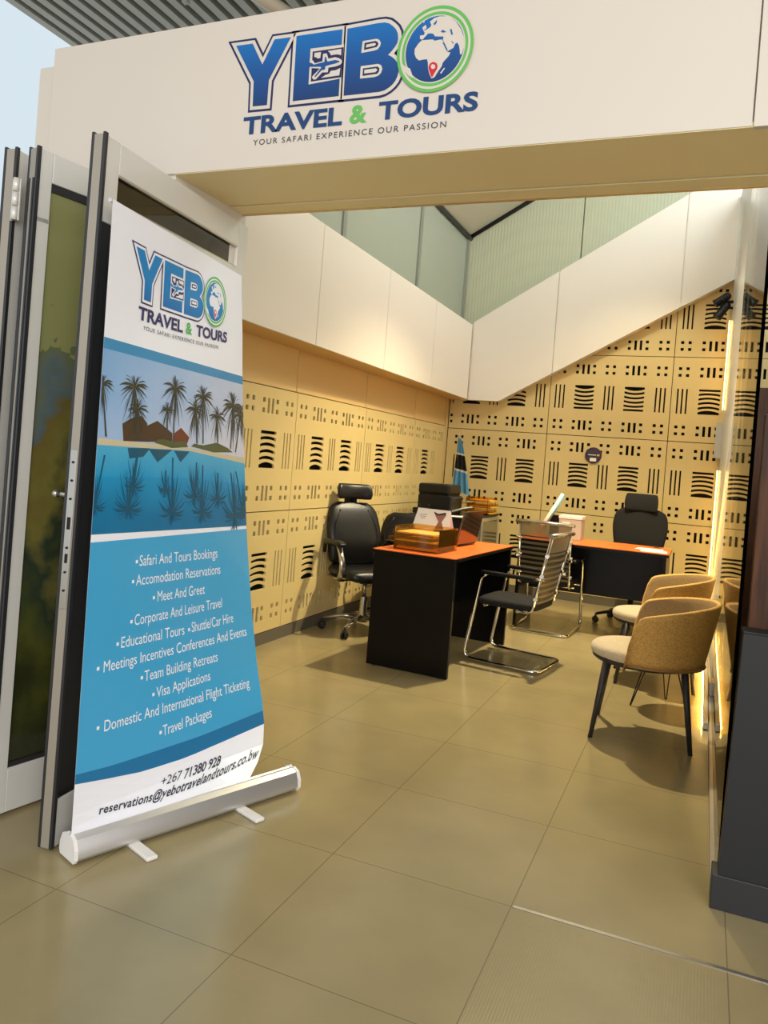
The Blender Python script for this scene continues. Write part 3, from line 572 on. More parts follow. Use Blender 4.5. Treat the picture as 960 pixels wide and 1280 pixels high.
# ------------------------------------------------------------------ folded glazed door leaves on the left
DT = 2.354
def leaf(name, label, p, ang, width, light=True, st=.085):
    t = thing(name, label, 'door', (p[0], p[1], 0), ang); t['kind'] = 'structure'   # local +X runs along the leaf, +Y is its left face
    th = .044
    bm = B()
    sl = .016 if light else st; box(bm, 0, sl, -th/2, th/2, .012, 2.12, 0, .002); box(bm, 0, st, -th/2, th/2, 2.075 if light else 2.1, DT, 0, .003); box(bm, width-st, width, -th/2, th/2, .012, DT, 0, .003)
    box(bm, st, width-st, -th/2, th/2, DT-.105, DT, 0, .003); box(bm, sl, width-st, -th/2, th/2, .012, .17, 0, .003)
    if light: box(bm, st, width-st, -th/2, th/2, 2.075, 2.155, 0, .003)
    link('frame', bm, M['frame'], t)
    bm = B()
    for s in (-1, 1): box(bm, -.003, .012, s*th/2-.005, s*th/2+.005, .012, DT+.006, 0, .001)
    link('edge_seal', bm, M['aludark'], t)
    bm = B(); box(bm, -.002, .001, -th/2+.006, th/2-.006, .014, DT-.001); link('edge_profile', bm, M['profile'], t)
    bm = B(); z1 = 2.075 if light else DT-.105
    box(bm, sl-.004, width-st+.005, -.009, .009, .165, z1+.004, 0); link('glass', bm, M['oliveglass'], t)
    bm = B(); e = .018
    for s in (-1, 1):
        for (a, b_, c, d) in ((sl, st+(.02 if light else -.067), .17, z1), (width-st-e, width-st, .17, z1), (sl, width-st, .17, .17+e), (st, width-st, z1-e-.01, z1)): box(bm, a, b_, s*.012-.004, s*.012+.004, c, d)
    link('glazing_bead', bm, M['aludark'], t)
    if light:
        bm = B(); box(bm, st-.005, width-st+.005, -.006, .006, 2.15, DT-.10); link('top_light', bm, M['lightglass'], t)
        bm = B()
        for s in (-1, 1): box(bm, st, width-st, s*.016-.005, s*.016+.005, 2.152, 2.16); box(bm, st, width-st, s*.016-.005, s*.016+.005, DT-.112, DT-.104)
        link('bead', bm, M['alu'], t)
    return t
M['lightglass'] = thin_glass('smoked_glass', (96, 96, 88), .02, .12, (40, 40, 36), ior=2.1)
d1 = leaf('door_1', 'nearest folded door leaf directly behind the banner', (-1.905, 1.962), math.radians(95), 1.0)
bm = B(); box(bm, -.005, .002, -.013, .013, .80, 1.32, 0, .001); 
link('lock_plate', bm, M['steel'], d1)
bm = B()
for z in (.86, .92, 1.0, 1.16, 1.22, 1.28): lathe(bm, [(.004, 0), (.004, .0035)], (-.0045, 0, z), 8, 0, (-1, 0, 0))
box(bm, -.0065, -.003, -.006, .006, 1.06, 1.10); box(bm, -.0065, -.003, -.005, .005, .95, .98); link('keyhole', bm, M['black'], d1)
bm = B(); cyl(bm, (.02, .02, 1.17), (.02, .075, 1.17), .008); lathe(bm, [(.012, 0), (.014, .01), (.006, .022)], (.02, .07, 1.17), 12, 0, (0, 1, 0)); link('knob', bm, M['steel'], d1)
d2 = leaf('door_2', 'second folded door leaf with olive mottled glass behind the first leaf', (-2.24, 2.012), math.radians(80), 1.0, False, .062)
bm = B(); box(bm, .22, .27, -.045, -.02, .05, .10, 0, .006); cyl(bm, (.245, -.034, .012), (.245, -.034, .07), .012); link('foot_bolt', bm, M['black'], d2)
d3 = leaf('door_3', 'third folded door leaf at far left showing only its edge', (-2.335, 2.0), math.radians(97), 1.0, False)
for z in (2.10, .30):
    bm = B()
    for q in range(3): cyl(bm, (-.012, -.042, z+.05*q), (-.012, -.042, z+.05*q+.045), .011)
    box(bm, -.006, .0, -.055, -.02, z+.0, z+.145, 0, .001); link('hinge', bm, M['frame'], d3)

# ------------------------------------------------------------------ roll-up banner
ban = thing('rollup_banner', 'tall white and blue roll-up banner with palm beach picture', 'banner', (-1.80, 1.965, 0))
BO = Vector(ban.location)
RT = [Vector(p) for p in BAN['RT']]
def S(u, v):
    Lp = Vector((-1.812+.02*v, 1.945+.01*v, 2.13-2.05*v)); z = RT[0].z+(RT[-1].z-RT[0].z)*v
    for i in range(len(RT)-1):
        if RT[i].z >= z >= RT[i+1].z or i == len(RT)-2:
            k = (RT[i].z-z)/(RT[i].z-RT[i+1].z); Rp = RT[i].lerp(RT[i+1], k); break
    return Lp.lerp(Rp, u)-BO
def SN(u, v):
    du = S(min(u+.02, 1), v)-S(max(u-.02, 0), v); dv = S(u, min(v+.01, 1))-S(u, max(v-.01, 0)); n = dv.cross(du).normalized()
    return n if n.x > 0 else -n
def FB(dep): return lambda u, v, d: S(u, v)+SN(u, v)*dep
knots = sorted(set([i/60 for i in range(61)]+[(RT[0].z-p.z)/(RT[0].z-RT[-1].z) for p in RT]))
def sheet(bm, v0, v1, dep, mi, u0=0, u1=1, nu=8):
    """band between v0(u) and v1(u)"""
    F = FB(dep); us = [u0+(u1-u0)*i/nu for i in range(nu+1)]
    f0 = v0 if callable(v0) else (lambda u: v0); f1 = v1 if callable(v1) else (lambda u: v1)
    lo_ = min(f0(u) for u in us); hi_ = max(f1(u) for u in us); vv = [0.0]+[(k-lo_)/(hi_-lo_) for k in knots if lo_+.001 < k < hi_-.001]+[1.0]
    G = [[bm.verts.new(F(u, f0(u)+(f1(u)-f0(u))*t, 0)) for u in us] for t in vv]
    for a, b_ in zip(G, G[1:]):
        for i in range(nu): f = bm.faces.new((a[i], a[i+1], b_[i+1], b_[i])); f.material_index = mi
    return G
def interp(P): 
    def g(u):
        if u <= P[0][0]: return P[0][1]
        for (a, va), (b_, vb) in zip(P, P[1:]):
            if a <= u <= b_: t = (u-a)/(b_-a); return va+(vb-va)*t
        return P[-1][1]
    return g
MB_ = ['banner_white', 'stripe', 'grad_banner', 'panel_blue', 'band_blue', 'text_white', 'navyb', 'greenb', 'greyb', 'redb', 'sky', 'palm', 'hut', 'sand', 'bush', 'water', 'refl', 'hutred']
M['banner_white'] = mat('banner_white', (240, 243, 252), .35, coat=.15); M['stripe'] = mat('banner_stripe', (52, 140, 192), .35)
M['grad_banner'] = grad('banner_blue_gradient', (16, 132, 202), (30, 52, 128), 1.70, 1.92, (20, 92, 168))
M['band_blue'] = mat('banner_dark_band', (32, 116, 168), .35); M['text_white'] = mat('banner_text_white', (240, 242, 246), .4)
M['panel_blue'] = mat('banner_blue', (66, 166, 216), .3, coat=.25)
M['navyb'] = mat('banner_navy', (44, 44, 100), .4); M['greenb'] = mat('banner_green', (92, 184, 96), .4); M['greyb'] = mat('banner_grey', (60, 60, 72), .4); M['redb'] = mat('banner_red', (222, 90, 100), .4)
M['palm'] = mat('print_palm', (62, 62, 48), .4); M['hut'] = mat('print_hut', (76, 56, 40), .4); M['hutred'] = mat('print_hut_red', (112, 58, 40), .4)
M['sand'] = mat('print_sand', (202, 192, 160), .4); M['bush'] = mat('print_bush', (84, 92, 56), .4); M['refl'] = mat('print_reflection', (16, 84, 112), .4)
def printed(name, a, b_, along, c=None):
    """printed picture tone: two or three inks blended along an attribute painted on the sheet"""
    m = mat(name, a, .35); n, l, b = N(m); at = n.new('ShaderNodeAttribute'); at.attribute_name = along
    cr = n.new('ShaderNodeValToRGB'); cr.color_ramp.elements[0].color = lin(a)+(1,); cr.color_ramp.elements[1].color = lin(b_)+(1,)
    if c: k = cr.color_ramp.elements.new(.5); k.color = lin(c)+(1,)
    tc_ = n.new('ShaderNodeTexCoord'); nz = n.new('ShaderNodeTexNoise'); nz.inputs['Scale'].default_value = 5; nz.inputs['Detail'].default_value = 5; l.new(tc_.outputs['Object'], nz.inputs['Vector'])
    ma = n.new('ShaderNodeMath'); ma.operation = 'MULTIPLY_ADD'; l.new(nz.outputs['Fac'], ma.inputs[0]); ma.inputs[1].default_value = .35
    sb = n.new('ShaderNodeMath'); sb.operation = 'SUBTRACT'; l.new(at.outputs['Fac'], sb.inputs[0]); sb.inputs[1].default_value = .175
    l.new(sb.outputs[0], ma.inputs[2]); l.new(ma.outputs[0], cr.inputs[0]); l.new(cr.outputs[0], b.inputs['Base Color']); return m
M['sky'] = printed('print_sky', (112, 166, 216), (206, 208, 222), 'ink', (164, 190, 224)); M['water'] = printed('print_water', (84, 178, 214), (6, 112, 160), 'ink', (14, 146, 200))
mi = {k: i for i, k in enumerate(MB_)}
bm = B(); ink = bm.verts.layers.float.new('ink')
sheet(bm, 0, 1, 0, mi['banner_white']); D0 = .0012
sheet(bm, .2148, .2322, D0, mi['stripe'])
shore = interp(BAN['shore'])
for g in (sheet(bm, .2322, shore, D0, mi['sky'], 0, 1, 14),):
    for r, row in enumerate(g):
        for i, vv in enumerate(row): vv[ink] = .05+.75*(i/14)+.35*(r/len(g))
for g in (sheet(bm, shore, lambda u: .5245+.006*u, D0, mi['water'], 0, 1, 14),):
    for r, row in enumerate(g):
        for i, vv in enumerate(row): vv[ink] = min(1, .05+1.1*(r/(len(g)-1)))
w2f = interp(BAN['wave2']); w1f = interp(BAN['wave'])
sheet(bm, .537, w2f, D0, mi['panel_blue'], 0, 1, 14); sheet(bm, w2f, w1f, D0, mi['band_blue'], 0, 1, 14)
clampu = lambda u: min(max(u, .002), .998)
def bp_(pts, dep, k): poly(bm, [[(clampu(a), b_) for a, b_ in pts]], FB(dep), mi[k])
bp_(BAN['sand'], .0018, 'sand')
for k, p in enumerate(BAN['huts']): bp_(p, .0022, 'hutred' if k == 2 else 'hut')
for p in BAN['refl']: bp_(p, .0018, 'refl')
for p in BAN['bush']: bp_(p, .0026, 'bush')
ASP = 2.05/.93
def palm(cu, cv, ru, bu, bv, k, flip=None):
    rnd = random.Random(int(cu*1000)); V = lambda v: v if flip is None else 2*flip-v
    dep = .0030 if flip is None else .0022
    w = .0045; poly(bm, [[(clampu(cu-w*.7), V(cv)), (clampu(cu+w*.7), V(cv)), (clampu(bu+w), V(bv)), (clampu(bu-w), V(bv))]], FB(dep), mi[k])
    n = 23; ru *= 1.12
    for i in range(n):
        a = 2*PI*i/n+rnd.uniform(-.12, .12); L = ru*rnd.uniform(.8, 1.12); pts = []; drop = .42+.25*max(0, math.cos(a-PI/2)*-1)
        up_, dn_ = [], []
        for q in range(6):
            t = q/5; x = math.cos(a)*L*t; y = (-math.sin(a)*L*t+drop*L*t*t)/ASP; ww = .16*L*(1-t)*(t+.25)*(1 if q % 2 else .75)
            nx, ny = math.sin(a), math.cos(a); up_.append((cu+x+nx*ww, V(cv+y-ny*ww/ASP))); dn_.append((cu+x-nx*ww, V(cv+y+ny*ww/ASP)))
        pp = [(clampu(p[0]), p[1]) for p in up_+dn_[::-1]]
        if len(set(p[0] for p in pp)) > 3: poly(bm, [pp], FB(dep+.0003*(i % 3)), mi[k])
for cu, cv, eu, ev, bu, bv in BAN['palm']:
    palm(cu, cv, abs(eu-cu), bu, bv, 'palm'); palm(cu, cv, abs(eu-cu), bu, bv, 'refl', shore(bu)+.001)
# printed lettering
A_ = BAN['aff']
def LB(dep): return lambda x, z, d: FB(.0012+dep)(A_[0][0]*x+A_[1][0]*z+A_[2][0], A_[0][1]*x+A_[1][1]*z+A_[2][1]-.012*((x+1.25)/.9)**2+.006, 0)
tmp = B(); logo_letters(tmp, LB); 
for f in tmp.faces: f.material_index = (mi['grad_banner'], mi['navyb'], mi['banner_white'])[f.material_index]
merge(bm, tmp)
tmp = B(); globe_on(tmp, LB)
for f in tmp.faces: f.material_index = (mi['grad_banner'], mi['banner_white'], mi['greenb'], mi['redb'])[f.material_index]
merge(bm, tmp)
put(bm, 'TRAVEL', 't1', mi['navyb'], .034, LB(.001)); put(bm, '&', 't2', mi['greenb'], .03, LB(.001)); put(bm, 'TOURS', 't3', mi['navyb'], .034, LB(.001))
put(bm, 'YOUR SAFARI EXPERIENCE OUR PASSION', 't4', mi['greyb'], 0, LB(.001), 1.25)
CAP = BAN['cap']
def bline(s, u0, v0, u1, v1, k, cap=CAP, off=0.0, spacing=1.0): text(bm, s, lambda a, b_: FB(.0022)(u0+(u1-u0)*a, v0+(v1-v0)*a-cap*b_, 0), mi[k], off, spacing)
for s, u0, v0, u1, v1, ub, vb in BAN['lines']:
    bline(s, u0, v0, u1, v1, 'text_white'); poly(bm, [[(ub-.006, vb-.0028), (ub+.006, vb-.0028), (ub+.006, vb+.0028), (ub-.006, vb+.0028)]], FB(.0022), mi['text_white'])
a, b_, c, d = BAN['tel1']; bline('+267', a, b_, c, d, 'greyb', .013, 0)
a, b_, c, d = BAN['tel2']; bline('71380 928', a, b_, c, d, 'greyb', .014, .022)
u0, v0, u1, v1 = BAN['mail']; um = .4295; q = lambda u: v0+(v1-v0)*(u-u0)/(u1-u0)+.009*max(0, 1-((u-.52)/.40)**2)
text(bm, 'reservations@yebotravelandtours.co.bw', lambda a, h: FB(.0022)(u0+(u1-u0)*a, q(u0+(u1-u0)*a)-.0125*h, 0), mi['greyb'], .022, 1.08)
link('banner_sheet', bm, [M[k] for k in MB_], ban)
# cassette base along the foot of the sheet
p0 = Vector((-1.80, 1.965, 0)); p1 = Vector((-1.474, 2.822, 0)); dr = (p1-p0).normalized(); Lb = (p1-p0).length; ang = math.atan2(dr.y, dr.x)
prof = [(-.052, .022), (-.046, .012), (.046, .012), (.052, .022), (.050, .050), (.036, .078), (.012, .088), (.006, .084), (-.006, .084), (-.012, .088), (-.036, .078), (-.050, .050)]
RZ = rotz(ang)
bm = B(); poly(bm, [prof], lambda a, z, d: RZ @ Vector((d, a, z)), 0, thick=(.0, Lb)); bs = link('base', bm, M['silver'], ban, smooth=30)
bm = B(); poly(bm, [[(y*.86, .012+(z-.012)*.9) for y, z in prof[:6]]+[(.0, .080)]+[(y*.86, .012+(z-.012)*.9) for y, z in prof[-2:]]], lambda a, z, d: RZ @ Vector((d, a, z)), 0, thick=(.03, Lb-.03)); bm.free()
for a, b_ in ((-.012, .0), (Lb, Lb+.012)):
    bm = B(); poly(bm, [offset_poly(prof, .003)], lambda y, z, d: RZ @ Vector((d, y, z)), 0, thick=(a, b_)); link('end_cap', bm, M['white'], ban)
for s_ in (.22, .70):
    bm = B(); box(bm, Lb*s_-.02, Lb*s_+.02, -.165, .0, .001, .014, 0, .004); bmesh.ops.transform(bm, matrix=RZ, verts=bm.verts); link('foot', bm, M['white'], ban)
bm = B(); tube(bm, [Vector((-.05, .47, .08)), Vector((-.09, .47, 2.10))], .008); link('pole', bm, M['alu'], ban)
bm = B(); tube(bm, [S(0, .001)+Vector((-.012, 0, 0)), S(1, .001)+Vector((-.012, 0, 0))], .007, 8); link('top_bar', bm, M['silver'], ban)
# ------------------------------------------------------------------ charcoal counter of the next shop, right foreground
t = thing('counter', 'dark charcoal counter with plinth at the right foreground', 'counter', (.9, 3.0, 0))
bm = B(); poly(bm, [[(.130-.9, .11), (2.0-.9, .11), (2.0-.9, .905), (.149-.9, .905)]], lambda a, z, d: (a, d, z), 0, thick=(-.22, -.13)); link('body', bm, M['charcoal'], t)
bm = B(); box(bm, .112-.9, 1.1, -.226, -.125, 0, .112, 0, .003); link('plinth', bm, M['plinth'], t)
bm = B(); box(bm, .145-.9, 1.1, -.224, -.126, .900, .908, 0, .004); link('top', bm, M['charcoal'], t)

# ------------------------------------------------------------------ lofted soft pads
def loft(bm, secs, fn, seg=24, e=.55, mi=0):
    rings = []
    for s in secs:
        a, c, hw, ht = s; ring = []
        for q in range(seg):
            an = 2*PI*q/seg; co, si = math.cos(an), math.sin(an)
            ring.append(bm.verts.new(fn(a, c, hw*math.copysign(abs(co)**e, co), ht*math.copysign(abs(si)**e, si))))
        rings.append(ring)
    for A, C in zip(rings, rings[1:]):
        for q in range(seg):
            f = bm.faces.new((A[q], A[(q+1) % seg], C[(q+1) % seg], C[q])); f.smooth = True; f.material_index = mi
    for R_ in (rings[0][::-1], rings[-1]): f = bm.faces.new(R_); f.material_index = mi; f.smooth = True
    return bm
def prof(keys, n=22):
    """smooth interpolation of section keys"""
    out = []
    for i in range(n+1):
        t = i/n*(len(keys)-1); k = min(int(t), len(keys)-2); f = t-k; f = f*f*(3-2*f) if False else f
        p0, p1, p2, p3 = keys[max(k-1, 0)], keys[k], keys[k+1], keys[min(k+2, len(keys)-1)]
        out.append(tuple(.5*((2*b_)+(c-a)*f+(2*a-5*b_+4*c-d)*f*f+(3*b_-a-3*c+d)*f**3) for a, b_, c, d in zip(p0, p1, p2, p3)))
    return out
upf = lambda z, x, w, h: (x+h, w, z)          # sections stacked up Z, width along Y
fwf = lambda x, z, w, h: (x, w, z+h)          # sections along X, width along Y

# ------------------------------------------------------------------ desks
def desk(label, loc, rz, L, Wd, my, mz):
    t = thing('desk', label, 'desk', loc, rz); H_ = .776
    bm = B(); box(bm, -L/2, L/2, -Wd/2, Wd/2, H_-.006, H_, 0, .0015); link('top', bm, M['orange'], t)
    bm = B(); box(bm, -L/2, L/2, -Wd/2, Wd/2, H_-.028, H_-.0062, 0, .002); link('top_edge', bm, M['deskblack'], t)
    for s in (-1, 1):
        bm = B(); a = s*(L/2-.03); box(bm, a-.014, a+.014, -Wd/2+.005, Wd/2-.005, .006, H_-.029, 0, .0015); pn = link('side_panel', bm, M['deskblack'], t)
        for y in (-Wd/2+.06, Wd/2-.06): bm = B(); lathe(bm, [(.014, 0), (.016, .002), (.012, .007)], (a, y, 0), 12); link('foot', bm, M['aludark'], pn)
    bm = B(); box(bm, -L/2+.045, L/2-.045, my-.009, my+.009, mz, H_-.029, 0, .0015); link('modesty_panel', bm, M['deskblack'], t)
    bm = B(); lathe(bm, [(.03, 0), (.032, .003), (.02, .004)], (L/2-.12, Wd/2-.1, H_), 16); link('cable_grommet', bm, M['black'], t)
    return t
desk('orange topped black desk carrying the amber tray and laptop', (-1.675, 5.38, 0), math.radians(86.6), 1.27, .585, .12, .28)
desk('far orange topped black desk in front of the back wall', (-.86, 7.07, 0), 0, 1.25, .66, .14, .30)

# ------------------------------------------------------------------ office chairs (local +X is the front)
def office_chair(label, loc, rz, leg_mat, back, head, arms, rot0=0.2, pad='leather', seat_z=.50, group=None):
    t = thing('office_chair', label, 'chair', loc, rz, group)
    for k in range(5):
        a = rot0+2*PI*k/5; c, s = math.cos(a), math.sin(a); bm = B()
        tube(bm, [(c*.03, s*.03, .125), (c*.16, s*.16, .118), (c*.31, s*.31, .082)], .024, 10, r2=.016, flat=(1, .75)); lg = link('leg', bm, leg_mat, t)
        bm = B(); px, py = c*.315, s*.315
        for sd in (-1, 1):
            o = Vector((-s*.014*sd, c*.014*sd, 0)); lathe(bm, [(.016, -.008), (.027, -.007), (.029, 0), (.027, .007), (.016, .008)], Vector((px, py, .029))+o, 16, 0, (-s, c, 0))
        cyl(bm, (px, py, .03), (px, py, .085), .008); box(bm, px-.018, px+.018, py-.014, py+.014, .045, .064, 0, .006)
        link('caster', bm, M['black'], lg)
    bm = B(); lathe(bm, [(.040, .085), (.042, .14), (.030, .15), (.028, .28), (.024, .285)], seg=18); lathe(bm, [(.016, .28), (.016, seat_z-.09)], seg=16); link('gas_lift', bm, leg_mat, t)
    bm = B(); box(bm, -.13, .10, -.09, .09, seat_z-.105, seat_z-.07, 0, .008); cyl(bm, (.02, -.09, seat_z-.09), (.02, -.21, seat_z-.085), .006); box(bm, .0, .04, -.25, -.20, seat_z-.095, seat_z-.078, 0, .005); link('tilt_mechanism', bm, M['black'], t)
    bm = B(); loft(bm, prof([(-.25, seat_z-.045, .12, .018), (-.24, seat_z-.035, .21, .038), (-.10, seat_z-.035, .25, .042), (.12, seat_z-.03, .255, .045), (.22, seat_z-.035, .235, .042), (.255, seat_z-.055, .15, .018)]), fwf); link('seat', bm, M[pad], t)
    bm = B(); bk = [(z, x, w, h) for z, x, w, h in back]; loft(bm, prof(bk, 26), upf); br = link('backrest', bm, M[pad], t)
    if pad == 'leather':
        zs = [back[1][0]+(back[-2][0]-back[1][0])*q/10 for q in range(11)]
        for s in (-1, 1):
            pts = []
            for q, z in enumerate(zs):
                for (za, xa, wa, ha), (zb, xb, wb, hb) in zip(back, back[1:]):
                    if za <= z <= zb: f = (z-za)/(zb-za); x = xa+(xb-xa)*f; w = wa+(wb-wa)*f; h = ha+(hb-ha)*f
                pts.append((x+h*.96, s*w*(.62+.2*math.sin(q/10*PI)), z))
            bm = B(); tube(bm, pts, .005, 6); link('seam', bm, M['leather'], br)
    bm = B(); z0, x0 = back[1][0], back[1][1]; tube(bm, fillet([(-.08, 0, seat_z-.085), (-.30, 0, seat_z-.08), (x0-.045, 0, z0+.18)], .08), .026, 8, flat=(1, .5)); link('back_support', bm, M['black'], t)
    if head:
        zt, xt = back[-1][0], back[-1][1]; bm = B()
        for s in (-1, 1): cyl(bm, (xt, s*.035, zt-.05), (xt+.005, s*.035, zt+.09), .009)
        box(bm, xt-.045, xt-.02, -.05, .05, zt-.03, zt+.10, 0, .008); link('headrest_bracket', bm, M['black'], t)
        hz, hx, hw, hh, hd = head; bm = B()
        loft(bm, prof([(hz-hh, hx, hw*.80, hd*.35), (hz-hh*.85, hx+.008, hw*.95, hd*.8), (hz, hx, hw, hd), (hz+hh*.85, hx-.012, hw*.93, hd*.8), (hz+hh, hx-.02, hw*.8, hd*.3)]), lambda z, x, w, h: (x+h+.30*w*w/hw, w, z)); link('headrest', bm, M[pad], t)
    if arms:
        for s in (-1, 1):
            bm = B(); y = s*.275
            tube(bm, fillet([(-.16, y*.86, seat_z-.07), (.10, y, seat_z-.07), (.15, y*1.03, seat_z+.05), (.06, y*1.03, seat_z+.195)], .06), .018, 10, flat=(1.25, .7)); ar = link('armrest', bm, leg_mat, t)
            bm = B(); loft(bm, prof([(-.19, seat_z+.195, .018, .010), (-.15, seat_z+.20, .032, .016), (.06, seat_z+.205, .036, .017), (.12, seat_z+.195, .03, .013), (.13, seat_z+.19, .018, .006)]), lambda x, z, w, h: (x, y*1.03+w, z+h)); link('arm_pad', bm, M['black'], ar)
            bm = B(); tube(bm, fillet([(.04, y*1.03, seat_z+.19), (-.20, y*1.02, seat_z+.185), (-.25, y*.92, seat_z+.10)], .05), .014, 8); link('arm_brace', bm, M['black'], ar)
    return t
back_tall = [(.50, -.235, .13, .025), (.53, -.22, .215, .045), (.66, -.225, .235, .050), (.82, -.27, .235, .045), (.94, -.315, .205, .040), (.995, -.335, .14, .022)]
office_chair('black leather executive chair with headrest beside the left wall', (-2.41, 5.62, 0), math.radians(-38), M['steel'], back_tall, (1.085, -.33, .155, .062, .040), True, .35)
back_low = [(.50, -.235, .13, .025), (.53, -.22, .22, .045), (.64, -.225, .24, .05), (.76, -.25, .235, .045), (.86, -.275, .20, .04), (.90, -.285, .14, .022)]
office_chair('dark low backed chair half hidden behind the amber tray', (-2.36, 6.28, 0), math.radians(-75), M['black'], back_low, None, True, .1)
back_mesh = [(.56, -.22, .14, .02), (.62, -.22, .20, .035), (.76, -.225, .235, .04), (.92, -.24, .255, .036), (1.04, -.255, .23, .032), (1.085, -.26, .16, .018)]
office_chair('black fabric chair with square headrest behind the far desk', (-.57, 7.66, 0), math.radians(-93), M['black'], back_mesh, (1.145, -.25, .155, .085, .032), False, math.radians(150), 'fabric')

# ------------------------------------------------------------------ cantilever visitor chairs (local +X is the front)
def visitor_chair(label, loc, rz):
    t = thing('visitor_chair', label, 'chair', loc, rz, 'chrome cantilever visitor chairs'); w = .245; r = .0125
    bm = B()
    pts = fillet([(.13, w, .63), (.175, w, .60), (.27, w, .02), (-.28, w, .0135), (-.28, -w, .0135), (.27, -w, .02), (.175, -w, .60), (.13, -w, .63)], .07, 7)
    tube(bm, pts, r, 10); link('frame', bm, M['chrome'], t)
    for s in (-1, 1):
        bm = B(); box(bm, -.215, .175, s*w-.020, s*w+.020, .622, .650, 0, .010, seg=3); ar = link('armrest', bm, M['black'], t)
        bm = B(); tube(bm, fillet([(-.10, s*(w-.03), .40), (-.20, s*(w-.03), .40), (-.215, s*(w-.03), .50), (-.300, s*(w-.03), .925)], .05), .0105, 10)
        for z, x in ((.50, -.217), (.66, -.249), (.80, -.276)): tube(bm, [(x, s*(w-.052), z), (x-.008, s*(w-.002), z)], .014, 10)
        link('back_rail', bm, M['chrome'], t)
        bm = B(); tube(bm, [(-.215, s*w, .636), (-.275, s*(w-.02), .64)], .011, 8); link('arm_joint', bm, M['chrome'], ar)
    bm = B(); tube(bm, [(-.303, -w-.005, .938), (-.311, 0, .942), (-.303, w+.005, .938)], .019, 10, flat=(1, .8)); link('top_bar', bm, M['steel'], t)
    bm = B(); loft(bm, prof([(-.205, .435, .15, .008), (-.195, .432, .20, .030), (0, .428, .212, .036), (.17, .430, .21, .034), (.215, .428, .18, .016), (.225, .42, .13, .006)]), fwf); link('seat', bm, M['fabric'], t)
    bm = B()
    for y in (-.15, .15): tube(bm, [(-.18, y, .405), (.18, y, .405)], .01, 8)
    for x in (-.1, .15): tube(bm, [(x, -w, .40), (x, w, .40)], .01, 8)
    link('seat_rail', bm, M['chrome'], t)
    xz = lambda z: -.215-.085*(z-.50)/.425
    bm = B(); n = 18; G = []
    for i in range(n+1):
        z = .455+(.925-.455)*i/n; G.append([bm.verts.new((xz(z)+.004-.018*(1-(y/.215)**2), y, z)) for y in [-.215+.43*q/8 for q in range(9)]])
    for a, b_ in zip(G, G[1:]):
        for q in range(8): f = bm.faces.new((a[q], a[q+1], b_[q+1], b_[q])); f.smooth = True
    bk = link('back_mesh', bm, M['mesh'], t)
    bm = B()
    for k in range(9):
        z = .475+.042*k; h = .021 if k < 8 else .008
        for dx in (0,):
            A = [[bm.verts.new((xz(zz)+.004-.018*(1-(y/.215)**2)+dd, y, zz)) for y in [-.218+.436*q/8 for q in range(9)]] for zz, dd in ((z, .004), (z+h, .004), (z+h, -.004), (z, -.004))]
            for i in range(4):
                a, b_ = A[i], A[(i+1) % 4]
                for q in range(8): bm.faces.new((a[q], a[q+1], b_[q+1], b_[q]))
    link('back_band', bm, M['black'], bk)
    return t
v1 = visitor_chair('chrome framed visitor chair seen side on at the near desk', (-1.195, 5.545, 0), math.radians(172))
copy_thing(v1, (-1.205, 6.88, 0), math.radians(87), 'chrome framed visitor chair seen from behind at the far desk')

